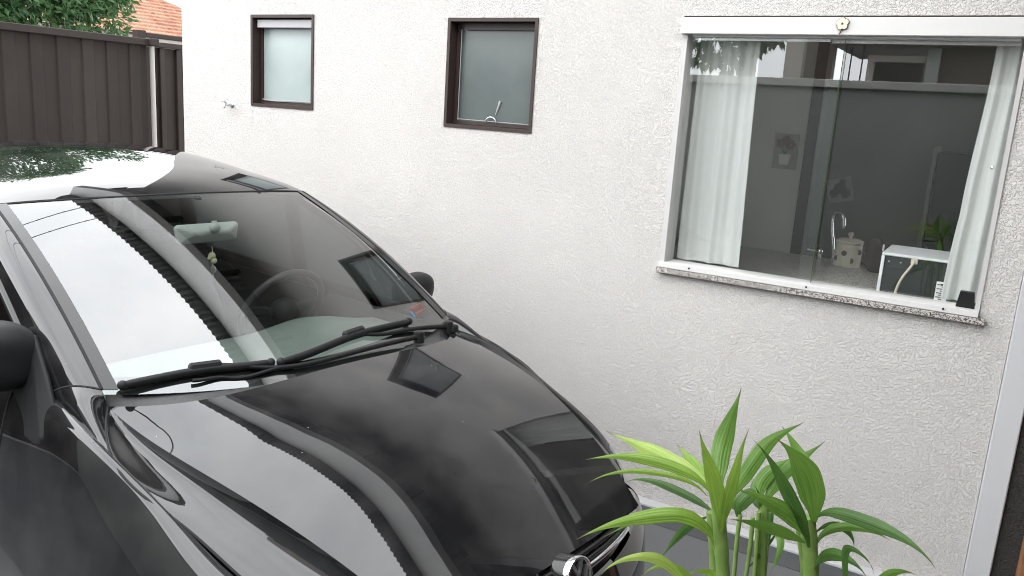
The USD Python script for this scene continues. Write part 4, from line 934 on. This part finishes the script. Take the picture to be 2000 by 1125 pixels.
Ls = [([(1408, 960), (1404, 915), (1412, 865), (1432, 805), (1448, 757)], (1.27, 1.34, 1.38), 52, 'leaf_green'),
      ([(1406, 1030), (1404, 985), (1392, 930), (1376, 880), (1366, 840)], (1.24, 1.20, 1.17), 44, 'leaf_fresh'),
      ([(1409, 1040), (1420, 985), (1434, 930), (1446, 885), (1464, 836)], (1.23, 1.21, 1.22), 31, 'leaf_fresh'),
      ([(1392, 962), (1366, 934), (1318, 905), (1258, 875), (1184, 842)], (1.25, 1.28, 1.36), 46, 'leaf_yellow'),
      ([(1390, 965), (1366, 938), (1310, 910), (1236, 893), (1144, 898)], (1.24, 1.22, 1.2), 32, 'leaf_fresh'),
      ([(1380, 968), (1352, 944), (1290, 925), (1210, 922), (1144, 946)], (1.23, 1.2, 1.16), 15, 'leaf_fresh'),
      ([(1396, 1005), (1372, 985), (1322, 958), (1266, 938), (1218, 944)], (1.28, 1.33, 1.36), 22, 'leaf_dark'),
      ([(1396, 1072), (1378, 1030), (1338, 1008), (1262, 1010), (1190, 1026), (1126, 1054)], (1.22, 1.16, 1.10), 40, 'leaf_fresh'),
      ([(1394, 1060), (1368, 1014), (1330, 1002), (1268, 1008), (1204, 1036), (1172, 1052)], (1.24, 1.2, 1.14), 16, 'leaf_green'),
      ([(1352, 1150), (1316, 1112), (1268, 1088), (1222, 1092), (1172, 1126)], (1.16, 1.08, 1.04), 30, 'leaf_yellow'),
      ([(1360, 1150), (1326, 1112), (1288, 1106), (1250, 1128)], (1.2, 1.15, 1.12), 20, 'leaf_fresh'),
      ([(1404, 1150), (1394, 1125), (1366, 1116), (1332, 1126)], (1.15, 1.08, 1.05), 24, 'leaf_fresh'),
      ([(1390, 950), (1368, 925), (1346, 896), (1322, 868)], (1.28, 1.34, 1.4), 34, 'leaf_fresh'),
      ([(1418, 985), (1440, 950), (1470, 905), (1500, 866), (1535, 842), (1570, 825)], (1.27, 1.36, 1.46), 42, 'leaf_green')]
for a in Ls: blade(p1, *a)
p2 = thing('dracaena_plant', 'dark green cane plant on the right with one broad upright folded leaf', 'plant', tuple(at(1582, 1125, 1.38) * [1, 1, 0] + [0, 0, .44]))
cane(p2, [(1584, 1120), (1582, 1070), (1579, 1030), (1578, 1010)], 1.38, .0128)
cane(p2, [(1572, 1120), (1566, 1060), (1561, 1030)], 1.392, .007)
for a in [([(1590, 1020), (1590, 985), (1580, 940), (1556, 895), (1518, 858)], (1.37, 1.36, 1.33), 74, 'leaf_green'),
          ([(1586, 985), (1580, 930), (1560, 885), (1540, 850), (1526, 832)], (1.42, 1.48, 1.5), 40, 'leaf_green'),
          ([(1580, 1070), (1566, 1018), (1540, 965), (1508, 905), (1472, 860)], (1.36, 1.32, 1.28), 36, 'leaf_dark'),
          ([(1576, 1050), (1550, 1014), (1508, 984), (1470, 966), (1434, 955)], (1.36, 1.30, 1.27), 44, 'leaf_green'),
          ([(1572, 1060), (1540, 1044), (1500, 1030), (1462, 1020), (1426, 1014)], (1.36, 1.28, 1.22), 32, 'leaf_green'),
          ([(1592, 1015), (1620, 1000), (1672, 1012), (1730, 1034), (1786, 1066), (1828, 1112)], (1.38, 1.34, 1.3), 38, 'leaf_dark'),
          ([(1594, 1040), (1622, 1026), (1652, 1034), (1665, 1050), (1666, 1074)], (1.4, 1.44, 1.46), 20, 'leaf_dark'),
          ([(1594, 1065), (1612, 1040), (1638, 1030), (1700, 1036), (1738, 1056)], (1.39, 1.42, 1.45), 24, 'leaf_green'),
          ([(1590, 1110), (1606, 1086), (1636, 1084), (1668, 1100), (1694, 1130)], (1.37, 1.32, 1.28), 34, 'leaf_dark'),
          ([(1640, 1150), (1648, 1090), (1662, 1072), (1690, 1090), (1706, 1122)], (1.3, 1.26, 1.24), 26, 'leaf_dark'),
          ([(1700, 1160), (1726, 1128), (1760, 1116), (1792, 1124)], (1.25, 1.2, 1.16), 24, 'leaf_green')]: blade(p2, *a)
p3 = thing('dracaena_plant', 'thin stemmed cane plant between the two larger ones', 'plant', tuple(at(1475, 1125, 1.62) * [1, 1, 0] + [0, 0, .44]))
cane(p3, [(1486, 1120), (1490, 1060), (1492, 1010), (1496, 975)], 1.62, .012)
for q in ([(1458, 1120), (1466, 1060), (1470, 1010)], [(1434, 1120), (1440, 1050), (1446, 1005)], [(1474, 1120), (1478, 1060), (1482, 1000)]): cane(p3, q, 1.6, .0045)
for a in [([(1492, 985), (1484, 950), (1500, 925), (1526, 905), (1545, 895)], (1.62, 1.66, 1.7), 40, 'leaf_green'),
          ([(1490, 990), (1512, 950), (1545, 912), (1580, 885), (1611, 862)], (1.62, 1.7, 1.78), 34, 'leaf_green'),
          ([(1494, 1000), (1478, 965), (1486, 930), (1510, 912)], (1.62, 1.7, 1.76), 34, 'leaf_dark'),
          ([(1492, 1040), (1512, 1030), (1524, 1052), (1518, 1090), (1502, 1124)], (1.6, 1.56, 1.52), 20, 'leaf_green'),
          ([(1480, 1010), (1486, 985), (1482, 965), (1473, 946)], (1.62, 1.6, 1.58), 12, 'leaf_dark'),
          ([(1440, 1010), (1446, 985), (1466, 965), (1490, 950)], (1.6, 1.6, 1.66), 40, 'leaf_dark'),
          ([(1446, 1005), (1436, 985), (1420, 975), (1405, 990)], (1.6, 1.64, 1.7), 36, 'leaf_dark'),
          ([(1380, 1010), (1352, 1024), (1322, 1050), (1302, 1075), (1288, 1094)], (1.6, 1.62, 1.6), 22, 'leaf_dark'),
          ([(1460, 1110), (1492, 1075), (1512, 1048), (1530, 1020)], (1.6, 1.62, 1.66), 9, 'leaf_dark'),
          ([(1500, 1020), (1506, 1000), (1502, 1050), (1498, 1085)], (1.62, 1.6, 1.58), 14, 'leaf_dark')]: blade(p3, *a)
for k, pp in enumerate((at(1410, 1125, 1.25), at(1582, 1125, 1.38), at(1475, 1125, 1.62))):
    pot = thing('plant_pot', ('tall terracotta pot holding the left cane plant', 'tall terracotta pot holding the right cane plant', 'tall terracotta pot holding the thin middle cane plant')[k], 'pot', (pp[0], pp[1], 0))
    r = (.10, .10, .09)[k]
    part(pot, 'body', lathe([(0, .001), (r * .7, .001), (r * .95, .43), (r * 1.05, .435), (r * 1.05, .47), (r * .9, .47), (r * .9, .44)], (pp[0], pp[1], 0), 28), 'terracotta', smooth=35)
    part(pot, 'soil', lathe([(0, .442), (r * .9, .438)], (pp[0], pp[1], 0), 20), 'soil')
